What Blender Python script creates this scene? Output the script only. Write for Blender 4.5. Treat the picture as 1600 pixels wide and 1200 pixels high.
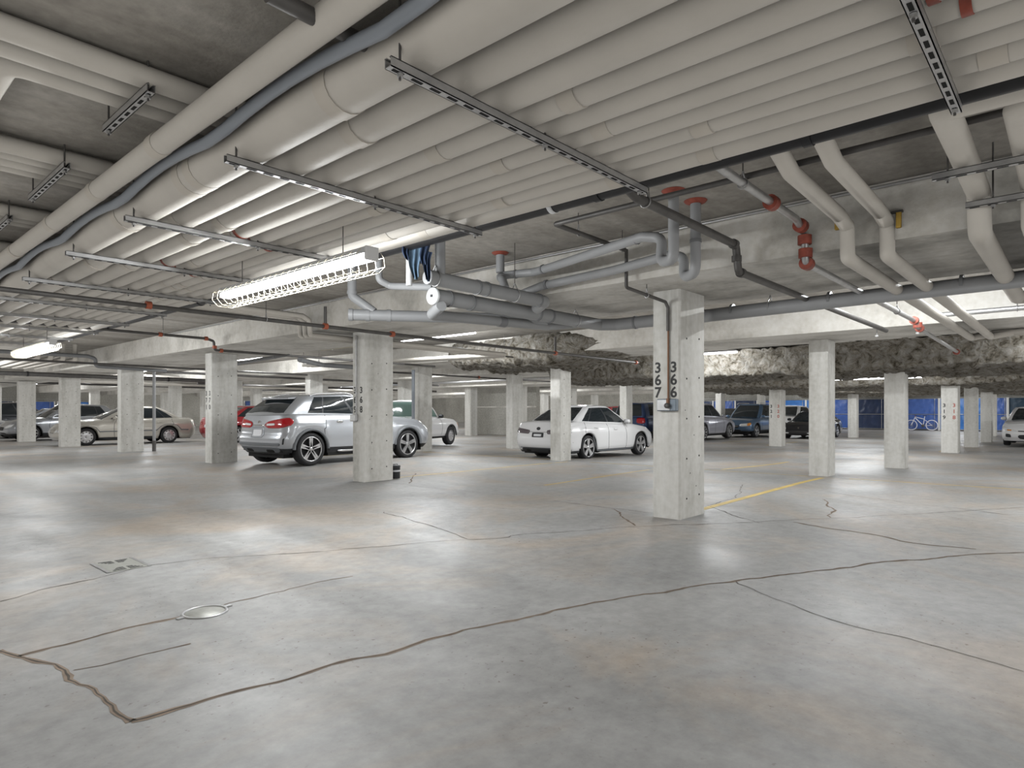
import bpy, math, random
from mathutils import Vector, noise
random.seed(7)
for o in list(bpy.data.objects): bpy.data.objects.remove(o)
scene = bpy.context.scene
COL = scene.collection
# ------------------------------------------------------------------ camera
FPX, CX, HY, EYE = 1000.0, 800.0, 643.0, 1.2
TH = math.atan2(896, 1000)
FW = Vector((math.cos(TH), math.sin(TH), 0)); RT = Vector((math.sin(TH), -math.cos(TH), 0))
cam = bpy.data.cameras.new('camera'); camo = bpy.data.objects.new('camera', cam); COL.objects.link(camo)
cam.sensor_width = 36; cam.lens = FPX/1600*36; cam.shift_y = (HY-600)/1600; cam.clip_start = .05; cam.clip_end = 300
camo.location = (0, 0, EYE); camo.rotation_euler = (math.pi/2, 0, TH-math.pi/2)
scene.camera = camo
# ------------------------------------------------------------------ world, exposure
w = bpy.data.worlds.new('world'); scene.world = w; w.use_nodes = True
w.node_tree.nodes['Background'].inputs[0].default_value = (1, .98, .95, 1)
w.node_tree.nodes['Background'].inputs[1].default_value = .95
vs = scene.view_settings
vs.view_transform = 'Standard'; vs.look = 'None'; vs.gamma = 1; vs.exposure = 0.05; vs.use_curve_mapping = False
cy = scene.cycles
cy.max_bounces = 5; cy.diffuse_bounces = 4; cy.glossy_bounces = 3; cy.sample_clamp_indirect = 6
cy.use_fast_gi = True; cy.fast_gi_method = 'REPLACE'; cy.ao_bounces_render = 1; cy.ao_bounces = 1
w.light_settings.ao_factor = 1.0; w.light_settings.distance = 4.0
cy.use_adaptive_sampling = True; cy.adaptive_threshold = .03
TUBE = 275.0     # radiance of the fluorescent tubes
# ------------------------------------------------------------------ helpers
def ray(px, py): return FW + RT*((px-CX)/FPX) + Vector((0, 0, (HY-py)/FPX))
def at(px, py, z=None, X=None, Y=None, Z=None):
    d = ray(px, py)
    if z is None:
        z = X/d.x if X is not None else Y/d.y if Y is not None else (Z-EYE)/d.z
    return Vector((0, 0, EYE)) + d*z
def smooth(a, b, x):
    t = min(1, max(0, (x-a)/(b-a))); return t*t*(3-2*t)
def floorz(X, Y):
    z = -.11*smooth(11, 17, X) + .11*smooth(34, 46, X)
    z += .06*smooth(6, 8, X)*(1-smooth(10.5, 12.5, X))*smooth(9.6, 11.5, Y)*(1-smooth(13.5, 15, Y))
    z += -.12*smooth(20, 31, Y)*(1-smooth(11, 17, X))
    return z
def onfloor(px, py):
    Z = 0
    for _ in range(8):
        p = at(px, py, Z=Z); Z = floorz(p.x, p.y)
    return Vector((p.x, p.y, Z))
def interp(tab, x):
    if x <= tab[0][0]: return tab[0][1]
    for (a, b), (c, d) in zip(tab, tab[1:]):
        if x <= c: return b+(d-b)*(x-a)/(c-a)
    return tab[-1][1]
def tag(o, label=None, cat=None, group=None, kind=None):
    if label: o['label'] = label
    if cat: o['category'] = cat
    if group: o['group'] = group
    if kind: o['kind'] = kind
    return o
def empty(name, loc=(0, 0, 0), rz=0, label=None, cat=None, group=None, kind=None):
    o = bpy.data.objects.new(name, None); COL.objects.link(o); o.location = loc; o.rotation_euler = (0, 0, rz)
    o.empty_display_size = .1
    return tag(o, label, cat, group, kind)
def link(name, mesh, parent=None):
    o = bpy.data.objects.new(name, mesh); COL.objects.link(o); o.parent = parent
    return o
def copy_tree(o, parent=None):
    c = o.copy(); COL.objects.link(c); c.parent = parent
    for ch in list(o.children): copy_tree(ch, c)
    return c
def fillet(pts, R, n=5):
    pts = [Vector(p) for p in pts]
    if R <= 0 or len(pts) < 3: return pts
    out = [pts[0]]
    for a, b, c in zip(pts, pts[1:], pts[2:]):
        u = (a-b).normalized(); v = (c-b).normalized()
        ang = u.angle(v)
        if ang > math.pi-.02: out.append(b); continue
        d = min(R/math.tan(ang/2), .49*(a-b).length, .49*(c-b).length)
        p, q = b+u*d, b+v*d
        for i in range(n+1):
            t = i/n; out.append(p*(1-t)**2+b*2*t*(1-t)+q*t*t)
    out.append(pts[-1]); return out
class MB:
    def __init__(s): s.v = []; s.f = []; s.s = []; s.m = []; s.mi = 0
    def face(s, f, sm=False): s.f.append(tuple(f)); s.s.append(sm); s.m.append(s.mi)
    def add(s, vs, fs, sm=False):
        b = len(s.v); s.v += [tuple(v) for v in vs]
        for f in fs: s.face([i+b for i in f], sm)
        return s
    def box(s, c, d, rz=0, bev=0):
        hx, hy, hz = d[0]/2, d[1]/2, d[2]/2; ca, sa = math.cos(rz), math.sin(rz)
        P = []
        if bev <= 0:
            for z in (-hz, hz):
                for x, y in ((-hx, -hy), (hx, -hy), (hx, hy), (-hx, hy)): P.append((x, y, z))
            F = [(3, 2, 1, 0), (4, 5, 6, 7)]+[(i, (i+1) % 4, 4+(i+1) % 4, 4+i) for i in range(4)]
        else:
            for z, k in ((-hz, bev), (-hz+bev, 0), (hz-bev, 0), (hz, bev)):
                for x, y in ((-hx+k, -hy+k+bev*(k == 0)), (-hx+k+bev*(k == 0), -hy+k), (hx-k-bev*(k == 0), -hy+k), (hx-k, -hy+k+bev*(k == 0)),
                             (hx-k, hy-k-bev*(k == 0)), (hx-k-bev*(k == 0), hy-k), (-hx+k+bev*(k == 0), hy-k), (-hx+k, hy-k-bev*(k == 0))): P.append((x, y, z))
            F = [tuple(range(7, -1, -1)), tuple(range(24, 32))]
            for r in range(3):
                for i in range(8): F.append((r*8+i, r*8+(i+1) % 8, r*8+8+(i+1) % 8, r*8+8+i))
        P = [(c[0]+x*ca-y*sa, c[1]+x*sa+y*ca, c[2]+z) for x, y, z in P]
        return s.add(P, F)
    def b2(s, lo, hi, bev=0):
        return s.box([(a+b)/2 for a, b in zip(lo, hi)], [abs(b-a) for a, b in zip(lo, hi)], 0, bev)
    def tube(s, pts, r, seg=12, caps=True, sm=True, prof=None):
        pts = [Vector(p) for p in pts]; n = len(pts); rs = r if isinstance(r, (list, tuple)) else [r]*n
        b = len(s.v); t = (pts[1]-pts[0]).normalized()
        nx = t.orthogonal().normalized() if abs(t.z) > .95 else t.cross(Vector((0, 0, 1))).normalized()
        for i, p in enumerate(pts):
            tt = ((pts[min(i+1, n-1)]-p).normalized()+(p-pts[max(i-1, 0)]).normalized())
            if tt.length > 1e-6: tt.normalize(); nx = (nx-tt*nx.dot(tt)); nx.normalize(); t = tt
            ny = t.cross(nx)
            # keep the section round across a mitre
            for k in range(seg):
                a = 2*math.pi*k/seg; q = p+nx*(rs[i]*math.cos(a))+ny*(rs[i]*math.sin(a)); s.v.append(tuple(q))
        for i in range(n-1):
            for k in range(seg):
                s.face((b+i*seg+k, b+i*seg+(k+1) % seg, b+(i+1)*seg+(k+1) % seg, b+(i+1)*seg+k), sm)
        if caps:
            c = len(s.v); s.v += [s.v[b+k] for k in range(seg)]+[s.v[b+(n-1)*seg+k] for k in range(seg)]
            s.face([c+k for k in range(seg)][::-1]); s.face([c+seg+k for k in range(seg)])
        return s
    def lathe(s, prof, c=(0, 0, 0), axis='z', seg=24, sm=True, closed=False, caps=True):
        b = len(s.v)
        for r, h in prof:
            for k in range(seg):
                a = 2*math.pi*k/seg; x, y = r*math.cos(a), r*math.sin(a)
                q = (x, y, h) if axis == 'z' else (x, h, y) if axis == 'y' else (h, x, y)
                s.v.append((q[0]+c[0], q[1]+c[1], q[2]+c[2]))
        n = len(prof)
        for i in range(n if closed else n-1):
            j = (i+1) % n
            for k in range(seg): s.face((b+i*seg+k, b+i*seg+(k+1) % seg, b+j*seg+(k+1) % seg, b+j*seg+k), sm)
        if not closed and caps:
            for i, rv in ((0, True), (n-1, False)):
                if prof[i][0] > 1e-5:
                    c = len(s.v); s.v += [s.v[b+i*seg+k] for k in range(seg)]; f = [c+k for k in range(seg)]; s.face(f[::-1] if rv else f)
        return s
    def bar(s, p0, p1, w, h):
        p0, p1 = Vector(p0), Vector(p1); t = (p1-p0).normalized()
        up = Vector((0, 0, 1)) if abs(t.z) < .9 else Vector((1, 0, 0))
        a = t.cross(up).normalized()*(w/2); c = a.cross(t).normalized()*(h/2)
        P = [p+a*i+c*j for p in (p0, p1) for i, j in ((-1, -1), (1, -1), (1, 1), (-1, 1))]
        return s.add(P, [(3, 2, 1, 0), (4, 5, 6, 7)]+[(i, (i+1) % 4, 4+(i+1) % 4, 4+i) for i in range(4)])
    def mesh(s, name, mats):
        m = bpy.data.meshes.new(name); m.from_pydata(s.v, [], s.f)
        m.polygons.foreach_set('use_smooth', s.s); m.polygons.foreach_set('material_index', s.m)
        for k in (mats if isinstance(mats, (list, tuple)) else [mats]): m.materials.append(k)
        m.update(); return m
    def build(s, name, mats, parent=None, fix=True):
        m = s.mesh(name, mats)
        if fix:
            import bmesh
            b = bmesh.new(); b.from_mesh(m); bmesh.ops.recalc_face_normals(b, faces=b.faces); b.to_mesh(m); b.free()
        return link(name, m, parent)
# ------------------------------------------------------------------ materials
def nodes(name):
    m = bpy.data.materials.new(name); m.use_nodes = True; nt = m.node_tree
    return m, nt, nt.nodes['Principled BSDF'], nt.nodes, nt.links
def simple(name, c, rough=.5, metal=0, coat=0, var=0, vscale=6, bump=0, bscale=60, spec=.5, emit=0, alpha=1):
    m, nt, b, N, L = nodes(name)
    b.inputs['Base Color'].default_value = (*c, 1); b.inputs['Roughness'].default_value = rough; b.inputs['Metallic'].default_value = metal
    b.inputs['Coat Weight'].default_value = coat; b.inputs['Coat Roughness'].default_value = .08; b.inputs['Specular IOR Level'].default_value = spec
    if emit: b.inputs['Emission Color'].default_value = (*c, 1); b.inputs['Emission Strength'].default_value = emit
    g = N.new('ShaderNodeNewGeometry')
    if var:
        n = N.new('ShaderNodeTexNoise'); n.inputs['Scale'].default_value = vscale; n.inputs['Detail'].default_value = 6
        L.new(g.outputs['Position'], n.inputs['Vector'])
        r = N.new('ShaderNodeMapRange'); r.inputs[1].default_value = .25; r.inputs[2].default_value = .75; r.inputs[3].default_value = 1-var; r.inputs[4].default_value = 1+var
        L.new(n.outputs[0], r.inputs[0])
        v = N.new('ShaderNodeVectorMath'); v.operation = 'SCALE'; v.inputs[0].default_value = c; L.new(r.outputs[0], v.inputs['Scale'])
        L.new(v.outputs[0], b.inputs['Base Color'])
    if bump:
        n = N.new('ShaderNodeTexNoise'); n.inputs['Scale'].default_value = bscale; n.inputs['Detail'].default_value = 5
        L.new(g.outputs['Position'], n.inputs['Vector'])
        u = N.new('ShaderNodeBump'); u.inputs['Strength'].default_value = bump; u.inputs['Distance'].default_value = .02
        L.new(n.outputs[0], u.inputs['Height']); L.new(u.outputs[0], b.inputs['Normal'])
    return m
def ramp(N, stops):
    r = N.new('ShaderNodeValToRGB'); e = r.color_ramp.elements
    while len(e) < len(stops): e.new(.5)
    for k, (p, c) in zip(e, stops): k.position = p; k.color = (*c, 1)
    return r
def concrete(name, c0, c1, c2, stretch=(1, 1, 1), scale=.9, rough=.85, bump=.25, streak=.5):
    m, nt, b, N, L = nodes(name)
    g = N.new('ShaderNodeNewGeometry'); mp = N.new('ShaderNodeMapping'); mp.inputs['Scale'].default_value = stretch
    L.new(g.outputs['Position'], mp.inputs['Vector'])
    n1 = N.new('ShaderNodeTexNoise'); n1.inputs['Scale'].default_value = scale; n1.inputs['Detail'].default_value = 8; n1.inputs['Roughness'].default_value = .62
    L.new(mp.outputs[0], n1.inputs['Vector'])
    r1 = ramp(N, [(.3, c0), (.5, c1), (.7, c2)]); L.new(n1.outputs[0], r1.inputs[0])
    n2 = N.new('ShaderNodeTexNoise'); n2.inputs['Scale'].default_value = 14; n2.inputs['Detail'].default_value = 6; L.new(g.outputs['Position'], n2.inputs['Vector'])
    mx = N.new('ShaderNodeMix'); mx.data_type = 'RGBA'; mx.blend_type = 'OVERLAY'; mx.inputs[0].default_value = streak
    L.new(r1.outputs[0], mx.inputs[6]); L.new(n2.outputs[0], mx.inputs[7]); L.new(mx.outputs[2], b.inputs['Base Color'])
    b.inputs['Roughness'].default_value = rough
    n3 = N.new('ShaderNodeTexNoise'); n3.inputs['Scale'].default_value = 45; n3.inputs['Detail'].default_value = 6; L.new(g.outputs['Position'], n3.inputs['Vector'])
    u = N.new('ShaderNodeBump'); u.inputs['Strength'].default_value = bump; u.inputs['Distance'].default_value = .01
    L.new(n3.outputs[0], u.inputs['Height']); L.new(u.outputs[0], b.inputs['Normal'])
    return m
M = {}
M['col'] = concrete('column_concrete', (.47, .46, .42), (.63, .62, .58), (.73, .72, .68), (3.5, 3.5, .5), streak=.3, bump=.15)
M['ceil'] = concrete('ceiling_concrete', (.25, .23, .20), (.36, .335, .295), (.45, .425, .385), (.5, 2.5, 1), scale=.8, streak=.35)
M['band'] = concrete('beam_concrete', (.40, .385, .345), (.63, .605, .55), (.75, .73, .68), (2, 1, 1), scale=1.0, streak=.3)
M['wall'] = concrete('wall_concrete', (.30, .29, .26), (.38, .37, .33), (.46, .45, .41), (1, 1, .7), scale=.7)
def floor_mat():
    m, nt, b, N, L = nodes('floor_concrete')
    g = N.new('ShaderNodeNewGeometry')
    def nz(scale, det, rough=.6, dist=0):
        n = N.new('ShaderNodeTexNoise'); n.inputs['Scale'].default_value = scale; n.inputs['Detail'].default_value = det
        n.inputs['Roughness'].default_value = rough; n.inputs['Distortion'].default_value = dist
        L.new(g.outputs['Position'], n.inputs['Vector']); return n
    n1 = nz(.35, 8, .6, .6); r1 = ramp(N, [(.3, (.23, .23, .225)), (.5, (.315, .313, .305)), (.72, (.395, .393, .385))]); L.new(n1.outputs[0], r1.inputs[0])
    n2 = nz(.45, 7, .65, 1.2); r2 = ramp(N, [(.46, (0, 0, 0)), (.64, (.75, .75, .75))]); L.new(n2.outputs[0], r2.inputs[0])
    mx = N.new('ShaderNodeMix'); mx.data_type = 'RGBA'; mx.inputs[7].default_value = (.38, .315, .25, 1)
    L.new(r2.outputs[0], mx.inputs[0]); L.new(r1.outputs[0], mx.inputs[6])
    n3 = nz(9, 9, .7); m2 = N.new('ShaderNodeMix'); m2.data_type = 'RGBA'; m2.blend_type = 'OVERLAY'; m2.inputs[0].default_value = .45
    L.new(mx.outputs[2], m2.inputs[6]); L.new(n3.outputs[0], m2.inputs[7])
    n4 = nz(30, 4, .6); r4 = ramp(N, [(.31, (.42, .34, .28)), (.37, (1, 1, 1))]); L.new(n4.outputs[0], r4.inputs[0])
    n6 = nz(.8, 3); r6 = ramp(N, [(.42, (.15, .15, .15)), (.6, (1, 1, 1))]); L.new(n6.outputs[0], r6.inputs[0])
    m3 = N.new('ShaderNodeMix'); m3.data_type = 'RGBA'; m3.blend_type = 'MULTIPLY'; L.new(r6.outputs[0], m3.inputs[0])
    L.new(m2.outputs[2], m3.inputs[6]); L.new(r4.outputs[0], m3.inputs[7]); L.new(m3.outputs[2], b.inputs['Base Color'])
    n5 = nz(.6, 6, .6, .8); r5 = N.new('ShaderNodeMapRange'); r5.inputs[1].default_value = .3; r5.inputs[2].default_value = .7; r5.inputs[3].default_value = .36; r5.inputs[4].default_value = .62
    L.new(n5.outputs[0], r5.inputs[0]); L.new(r5.outputs[0], b.inputs['Roughness'])
    u = N.new('ShaderNodeBump'); u.inputs['Strength'].default_value = .12; u.inputs['Distance'].default_value = .006
    L.new(n3.outputs[0], u.inputs['Height']); L.new(u.outputs[0], b.inputs['Normal'])
    return m
M['floor'] = floor_mat()
def foam_mat():
    m, nt, b, N, L = nodes('spray_foam')
    g = N.new('ShaderNodeNewGeometry')
    n1 = N.new('ShaderNodeTexNoise'); n1.inputs['Scale'].default_value = 5.5; n1.inputs['Detail'].default_value = 7; n1.inputs['Roughness'].default_value = .72; n1.inputs['Distortion'].default_value = .6; L.new(g.outputs['Position'], n1.inputs['Vector'])
    r = ramp(N, [(.36, (.10, .085, .06)), (.47, (.36, .325, .265)), (.58, (.50, .47, .42)), (.70, (.62, .60, .56))]); L.new(n1.outputs[0], r.inputs[0]); L.new(r.outputs[0], b.inputs['Base Color'])  # dark stops fall in the bump lows, painting crevice shade into the colour
    b.inputs['Roughness'].default_value = .95; b.inputs['Specular IOR Level'].default_value = .2
    u = N.new('ShaderNodeBump'); u.inputs['Strength'].default_value = 1; u.inputs['Distance'].default_value = .3
    L.new(n1.outputs[0], u.inputs['Height']); L.new(u.outputs[0], b.inputs['Normal'])
    return m
M['foam'] = foam_mat()
M['insul'] = simple('pipe_insulation', (.60, .565, .505), .6, var=.06, vscale=3, bump=.12, bscale=25)
M['insul2'] = simple('pipe_insulation_band', (.58, .535, .465), .55, var=.06, vscale=3)
M['galv'] = simple('galvanised_steel', (.50, .50, .50), .38, .75, var=.12, vscale=14)
M['dsteel'] = simple('dark_steel', (.13, .125, .12), .5, .5, var=.2, vscale=8)
M['black'] = simple('black_abs', (.018, .018, .02), .42, var=.3, vscale=9)
M['slot'] = simple('slot_dark', (.012, .012, .012), .9)
M['pvc'] = simple('grey_pvc', (.34, .345, .35), .42, var=.06, vscale=4)
M['pvc2'] = simple('grey_pvc_joint', (.22, .225, .23), .45)
M['pvcw'] = simple('white_cap', (.72, .73, .73), .4)
M['red'] = simple('red_primer', (.30, .07, .045), .55, var=.3, vscale=20)
M['orange'] = simple('orange_coupling', (.42, .11, .055), .5)
M['copper'] = simple('copper', (.24, .135, .085), .5, .6)
M['flex'] = simple('flex_conduit', (.32, .35, .39), .45, .3)
M['white'] = simple('white_metal', (.72, .72, .71), .45)
M['wire'] = simple('white_wire', (.55, .50, .38), .5)
M['tube'] = simple('lamp_tube', (1, 1, 1), .4); 
_b = M['tube'].node_tree.nodes['Principled BSDF']; _b.inputs['Emission Color'].default_value = (.95, .98, 1, 1); _b.inputs['Emission Strength'].default_value = 9; M['tube'].cycles.emission_sampling = 'NONE'
M['yellow'] = simple('yellow_paint', (.60, .44, .13), .6, var=.25, vscale=5)
M['crack'] = simple('crack_dark', (.10, .085, .07), .95, var=.3, vscale=10)
M['crackt'] = simple('crack_dust', (.27, .21, .16), .95, var=.3, vscale=10)
M['stencil'] = simple('stencil_paint', (.05, .05, .05), .7, var=.4, vscale=40)
M['stencilr'] = simple('stencil_red', (.45, .12, .09), .7)
M['rubber'] = simple('tyre_rubber', (.028, .028, .03), .75)
M['alloy'] = simple('alloy_rim', (.62, .62, .63), .28, .85)
M['darkrim'] = simple('rim_recess', (.03, .03, .032), .6)
M['plastic'] = simple('black_plastic', (.035, .037, .04), .55)
M['gplastic'] = simple('grey_plastic', (.16, .17, .18), .5)
M['chrome'] = simple('chrome', (.75, .75, .75), .12, 1)
M['glass'] = simple('car_glass', (.02, .026, .03), .05, spec=.7)
M['glasslit'] = simple('car_glass_greenlit', (.16, .25, .22), .06, spec=.7)  # opaque pane; green light seen through it is painted into the colour
M['lampred'] = simple('tail_lamp_red', (.40, .008, .014), .12, coat=1)
M['lampclear'] = simple('lamp_clear', (.75, .76, .76), .12, coat=1)
M['lampdark'] = simple('lamp_smoked', (.12, .10, .11), .12, coat=1)
M['amber'] = simple('lamp_amber', (.70, .28, .06), .2, coat=1)
M['plate'] = simple('plate_white', (.75, .76, .78), .4)
M['brick'] = simple('cover_metal', (.34, .34, .31), .45, .3, var=.15, vscale=30)
# ================================================================== setting
CEIL, SOF = 3.03, 2.56
XR = [6.4, 12.6, 16.9, 24.4, 28.7, 34.3, 40.4]
YR = [-2.6, 3.36, 9.1, 15.1, 21.3, 27.8, 34.5, 41.2, 47.8]
X0, X1, Y0, Y1 = -9.0, 49.6, -10.0, 58.0
mb = MB()
xs = [X0+i*(X1-X0)/90 for i in range(91)]; ys = [Y0+i*(Y1-Y0)/90 for i in range(91)]
mb.add([(x, y, floorz(x, y)) for y in ys for x in xs], [(j*91+i, j*91+i+1, j*91+92+i, j*91+91+i) for j in range(90) for i in range(90)], True)
floor = tag(mb.build('floor', M['floor'], fix=False), 'grey concrete parking floor with cracks and tan stains', kind='structure')
def fz(p, dz): return (p.x, p.y, floorz(p.x, p.y)+dz)
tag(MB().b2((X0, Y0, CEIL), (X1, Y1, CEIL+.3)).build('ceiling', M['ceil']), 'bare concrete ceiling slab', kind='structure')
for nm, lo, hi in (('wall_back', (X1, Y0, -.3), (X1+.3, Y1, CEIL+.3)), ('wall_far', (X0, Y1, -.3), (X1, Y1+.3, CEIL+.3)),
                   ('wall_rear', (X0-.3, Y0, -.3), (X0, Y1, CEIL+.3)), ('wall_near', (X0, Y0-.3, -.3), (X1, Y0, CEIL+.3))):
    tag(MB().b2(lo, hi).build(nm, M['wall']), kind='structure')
# wide slab bands (dropped beams) over the column rows; the foamed ones lie further down
n = 0
def band(x0, x1, y0, y1, z=SOF):
    global n; n += 1
    tag(MB().b2((x0, y0, z), (x1, y1, CEIL+.05)).build('trim_%d' % n, M['band']), 'concrete drop beam under the ceiling slab', kind='structure')
band(5.8, 7.75, Y0+.01, Y1-.01); band(11.7, 13.7, Y0+.01, Y1-.01)
for a, b in ((16.0, 18.7), (23.3, 25.9), (28.0, 30.2), (33.4, 36.1), (39.6, 41.9)): band(a, b, 12.3, Y1-.01, 2.5)
band(-6.5, -4.6, Y0+.01, Y1-.01)
band(X0+.01, 5.8, 33.9, 35.6); band(7.75, 11.7, 33.9, 35.6); band(13.7, 16, 33.9, 35.6)
# low concrete core wall behind the pickup
tag(MB().b2((26.5, 22.0, -.3), (26.8, 26.9, 2.62)).build('wall_core', M['wall']), kind='structure')
tag(MB().b2((26.44, 22.0, 1.42), (26.5, 26.9, 1.50)).build('trim_99', M['band']), kind='structure')
# spray foam skin: a swept lumpy profile
def foam(name, prof, y0, y1, step, amp, label, closeends=0):
    pts = []
    for a, b in zip(prof, prof[1:]):
        k = max(1, int(math.dist(a, b)/step)); pts += [(a[0]+(b[0]-a[0])*i/k, a[1]+(b[1]-a[1])*i/k) for i in range(k)]
    pts.append(prof[-1])
    for _ in range(3): pts = [pts[0]]+[((a[0]+2*b[0]+c[0])/4, (a[1]+2*b[1]+c[1])/4) for a, b, c in zip(pts, pts[1:], pts[2:])]+[pts[-1]]
    m = int((y1-y0)/step); V = []; n = len(pts)
    for j in range(m+1):
        y = y0+(y1-y0)*j/m
        for i, (x, z) in enumerate(pts):
            a = pts[max(0, i-1)]; c = pts[min(n-1, i+1)]; tx, tz = c[0]-a[0], c[1]-a[1]; l = math.hypot(tx, tz) or 1
            nx, nz = tz/l, -tx/l
            p = Vector((x*1.3, y*1.1, z*1.3)); d = noise.fractal(p, .9, 2.1, 5)*amp+noise.noise(p*.35)*amp*.8+abs(noise.noise(p*4.5))*amp*.6-abs(noise.noise(p*3.1))*amp*.9+abs(noise.noise(p*6.3))*amp*.8
            e = min(1, (y1-y)/.6)*1.0 if closeends else 1
            if closeends:
                k = min(1, ((y-y0)/2.0)**1.3 if y > y0 else 0, (y1-y)/.5); k = math.sin(max(0, k)*math.pi/2); x2, z2 = 12.75+(x+nx*d-12.75)*(.78+.22*k), 2.85+(z+nz*d-2.85)*(.40+.60*k); V.append((x2, y, z2)); continue
            V.append((x+nx*d, y+noise.noise(p*.9+Vector((9, 3, 1)))*.12*(0 if not closeends else (1 if j > m-8 else 0))*6*e, z+nz*d+(1-e)*.0))
    F = [(j*n+i, j*n+i+1, j*n+n+i+1, j*n+n+i) for j in range(m) for i in range(n-1)]
    if not closeends:
        for jj in (0, m):
            b = len(V); V += [(V[jj*n+i][0], V[jj*n+i][1], CEIL-.004) for i in range(n)]
            F += [(jj*n+i, jj*n+i+1, b+i+1, b+i) for i in range(n-1)]
    return tag(MB().add(V, F, True).build(name, M['foam'], fix=False), label, 'insulation', kind='stuff')
foam('spray_foam', [(11.66, 3.02), (11.5, 2.85), (11.42, 2.45), (11.75, 2.30), (13.5, 2.28), (13.9, 2.5), (14.1, 2.9)], 7.7, 12.9, .06, .075,
     'lumpy pale spray foam wrapped around the end of the concrete beam', 1)
foam('spray_foam', [(13.55, 2.57), (13.95, 2.78), (15.6, 2.80), (15.95, 2.55), (16.0, 2.12), (18.7, 2.10), (19.0, 2.45), (19.3, 2.72), (22.9, 2.72), (23.15, 2.4), (23.2, 2.06), (26.0, 2.06), (26.3, 2.55)], Y0+.1, 12.7, .075, .085,
     'rough grey-brown spray foam covering the ceiling behind the second beam')
foam('spray_foam', [(26.25, 2.45), (26.45, 2.55), (27.5, 2.55), (27.8, 2.06), (30.3, 2.06), (30.6, 2.52), (33.0, 2.52), (33.2, 2.1), (36.2, 2.1), (36.5, 2.5), (39.4, 2.5), (39.6, 2.08), (42.0, 2.08), (42.3, 2.5), (49.4, 2.4)], Y0+.1, 12.7, .13, .085,
     'rough spray foam covering the farthest ceiling bays before the tarps')
# ------------------------------------------------------------------ columns
def text_mesh(s, size, mat):
    c = bpy.data.curves.new('digit', 'FONT'); c.body = s; c.size = size; c.align_x = 'CENTER'; c.align_y = 'CENTER'; c.extrude = .0015; c.resolution_u = 3; c.offset = .004
    t = bpy.data.objects.new('tmp', c); COL.objects.link(t)
    dg = bpy.context.evaluated_depsgraph_get(); me = bpy.data.meshes.new_from_object(t.evaluated_get(dg)); bpy.data.objects.remove(t)
    me.materials.clear(); me.materials.append(mat); return me
DIG = {}
def digit(s, size, mat):
    k = (s, size, mat.name)
    if k not in DIG: DIG[k] = text_mesh(s, size, mat)
    return DIG[k]
hole = MB().lathe([(0, 0), (.010, 0), (.012, .006)], axis='y', seg=8).mesh('tie_hole', M['slot'])
def column(x, y, label, wx=.62, wy=.34, top=SOF, nums=(), holes=0, zn=1.45, size=.155, dz=.16):
    z0 = floorz(x+.3, y+.2)-.05
    e = empty('concrete_column', (x, y, z0+.05), 0, label, 'column', 'square concrete columns of the garage')
    MB().box((wx/2, wy/2, (top+.03-z0)/2-.05), (wx, wy, top+.03-z0), bev=.018).build('shaft', M['col'], e)
    for s, yy, mt in nums:
        for i, ch in enumerate(s):
            d = link('digit', digit(ch, size, M[mt]), e); d.location = (-.0015, yy, zn-dz*i); d.rotation_euler = (math.pi/2, 0, -math.pi/2)
    if holes:
        for xx in (.16, .47):
            for k in range(holes):
                h = link('tie_hole', hole, e); h.location = (xx, -.004, .22+.45*k+(.02 if xx > .3 else 0))
        if holes > 4:
            for k in range(4): 
                h = link('tie_hole', hole, e); h.location = (random.uniform(.1, .55), -.004, random.uniform(.2, 2.2)); h.scale = (.5, 1, .5)
    return e
done = set()
def col(i, j, label, at=None, **k): done.add((i, j)); return column(*(at or (XR[i], YR[j])), label, **k)
col(0, 1, 'nearest concrete column, stencilled 367 and 366 with a conduit and switch box', at=(6.51, 3.34), nums=(('367', .27, 'stencil'), ('366', .075, 'stencil')), holes=5, zn=1.69, size=.165, dz=.14)
col(0, 2, 'concrete column stencilled 368 standing in front of the silver crossover', nums=(('369', .26, 'stencil'), ('368', .08, 'stencil')), holes=5, zn=1.56, size=.15, dz=.165)
col(0, 3, 'concrete column just left of the silver crossover, stencilled 370', nums=(('371', .26, 'stencil'), ('370', .08, 'stencil')), holes=5, zn=1.62, size=.15, dz=.16)
col(0, 4, 'concrete column in front of the beige sedan doors with a grey downpipe beside it', holes=5)
col(0, 5, 'concrete column in front of the beige sedan front wheel', holes=5, top=2.42)
col(0, 6, 'leftmost concrete column of the front row', holes=5, top=2.5)
col(1, 1, 'pale concrete column at the far end of the bright yellow stall line', at=(12.95, 3.62), wx=.5, top=SOF)
col(1, 2, 'concrete column standing in front of the white sedan', at=(12.55, 9.65), wx=.46, wy=.32, holes=5, top=2.5)
col(2, 1, 'dark-sided concrete column right of the pale column, against the foam', at=(16.9, 3.08), wx=.42, wy=.42, top=2.2)
col(3, 1, 'far concrete column with red and dark stencilled digits left of the hatchback', at=(24.3, 2.98), wx=.5, wy=.45, top=2.2, nums=(('319', .36, 'stencil'), ('318', .1, 'stencilr')), zn=1.5, size=.16, dz=.19)
col(3, 2, 'far concrete column with red stencilled digits before the black coupe', at=(24.6, 8.5), wx=.5, wy=.45, top=2.2, nums=(('321', .36, 'stencil'), ('320', .1, 'stencilr')), zn=1.5, size=.16, dz=.19)
col(4, 1, 'far pale concrete column at the end of a short yellow line', at=(28.7, 2.94), wx=.45, wy=.4, top=2.2)
col(5, 1, 'far concrete column between blue tarps left of the hatchback', at=(34, 2.97), wx=.45, wy=.4, top=2.25)
col(5, 2, 'far pale concrete column between dark blue tarps', at=(35.2, 8.5), wx=.45, wy=.4, top=2.25)
col(6, 1, 'farthest concrete column half hidden behind the white hatchback', wx=.45, wy=.4, top=2.25)
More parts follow.
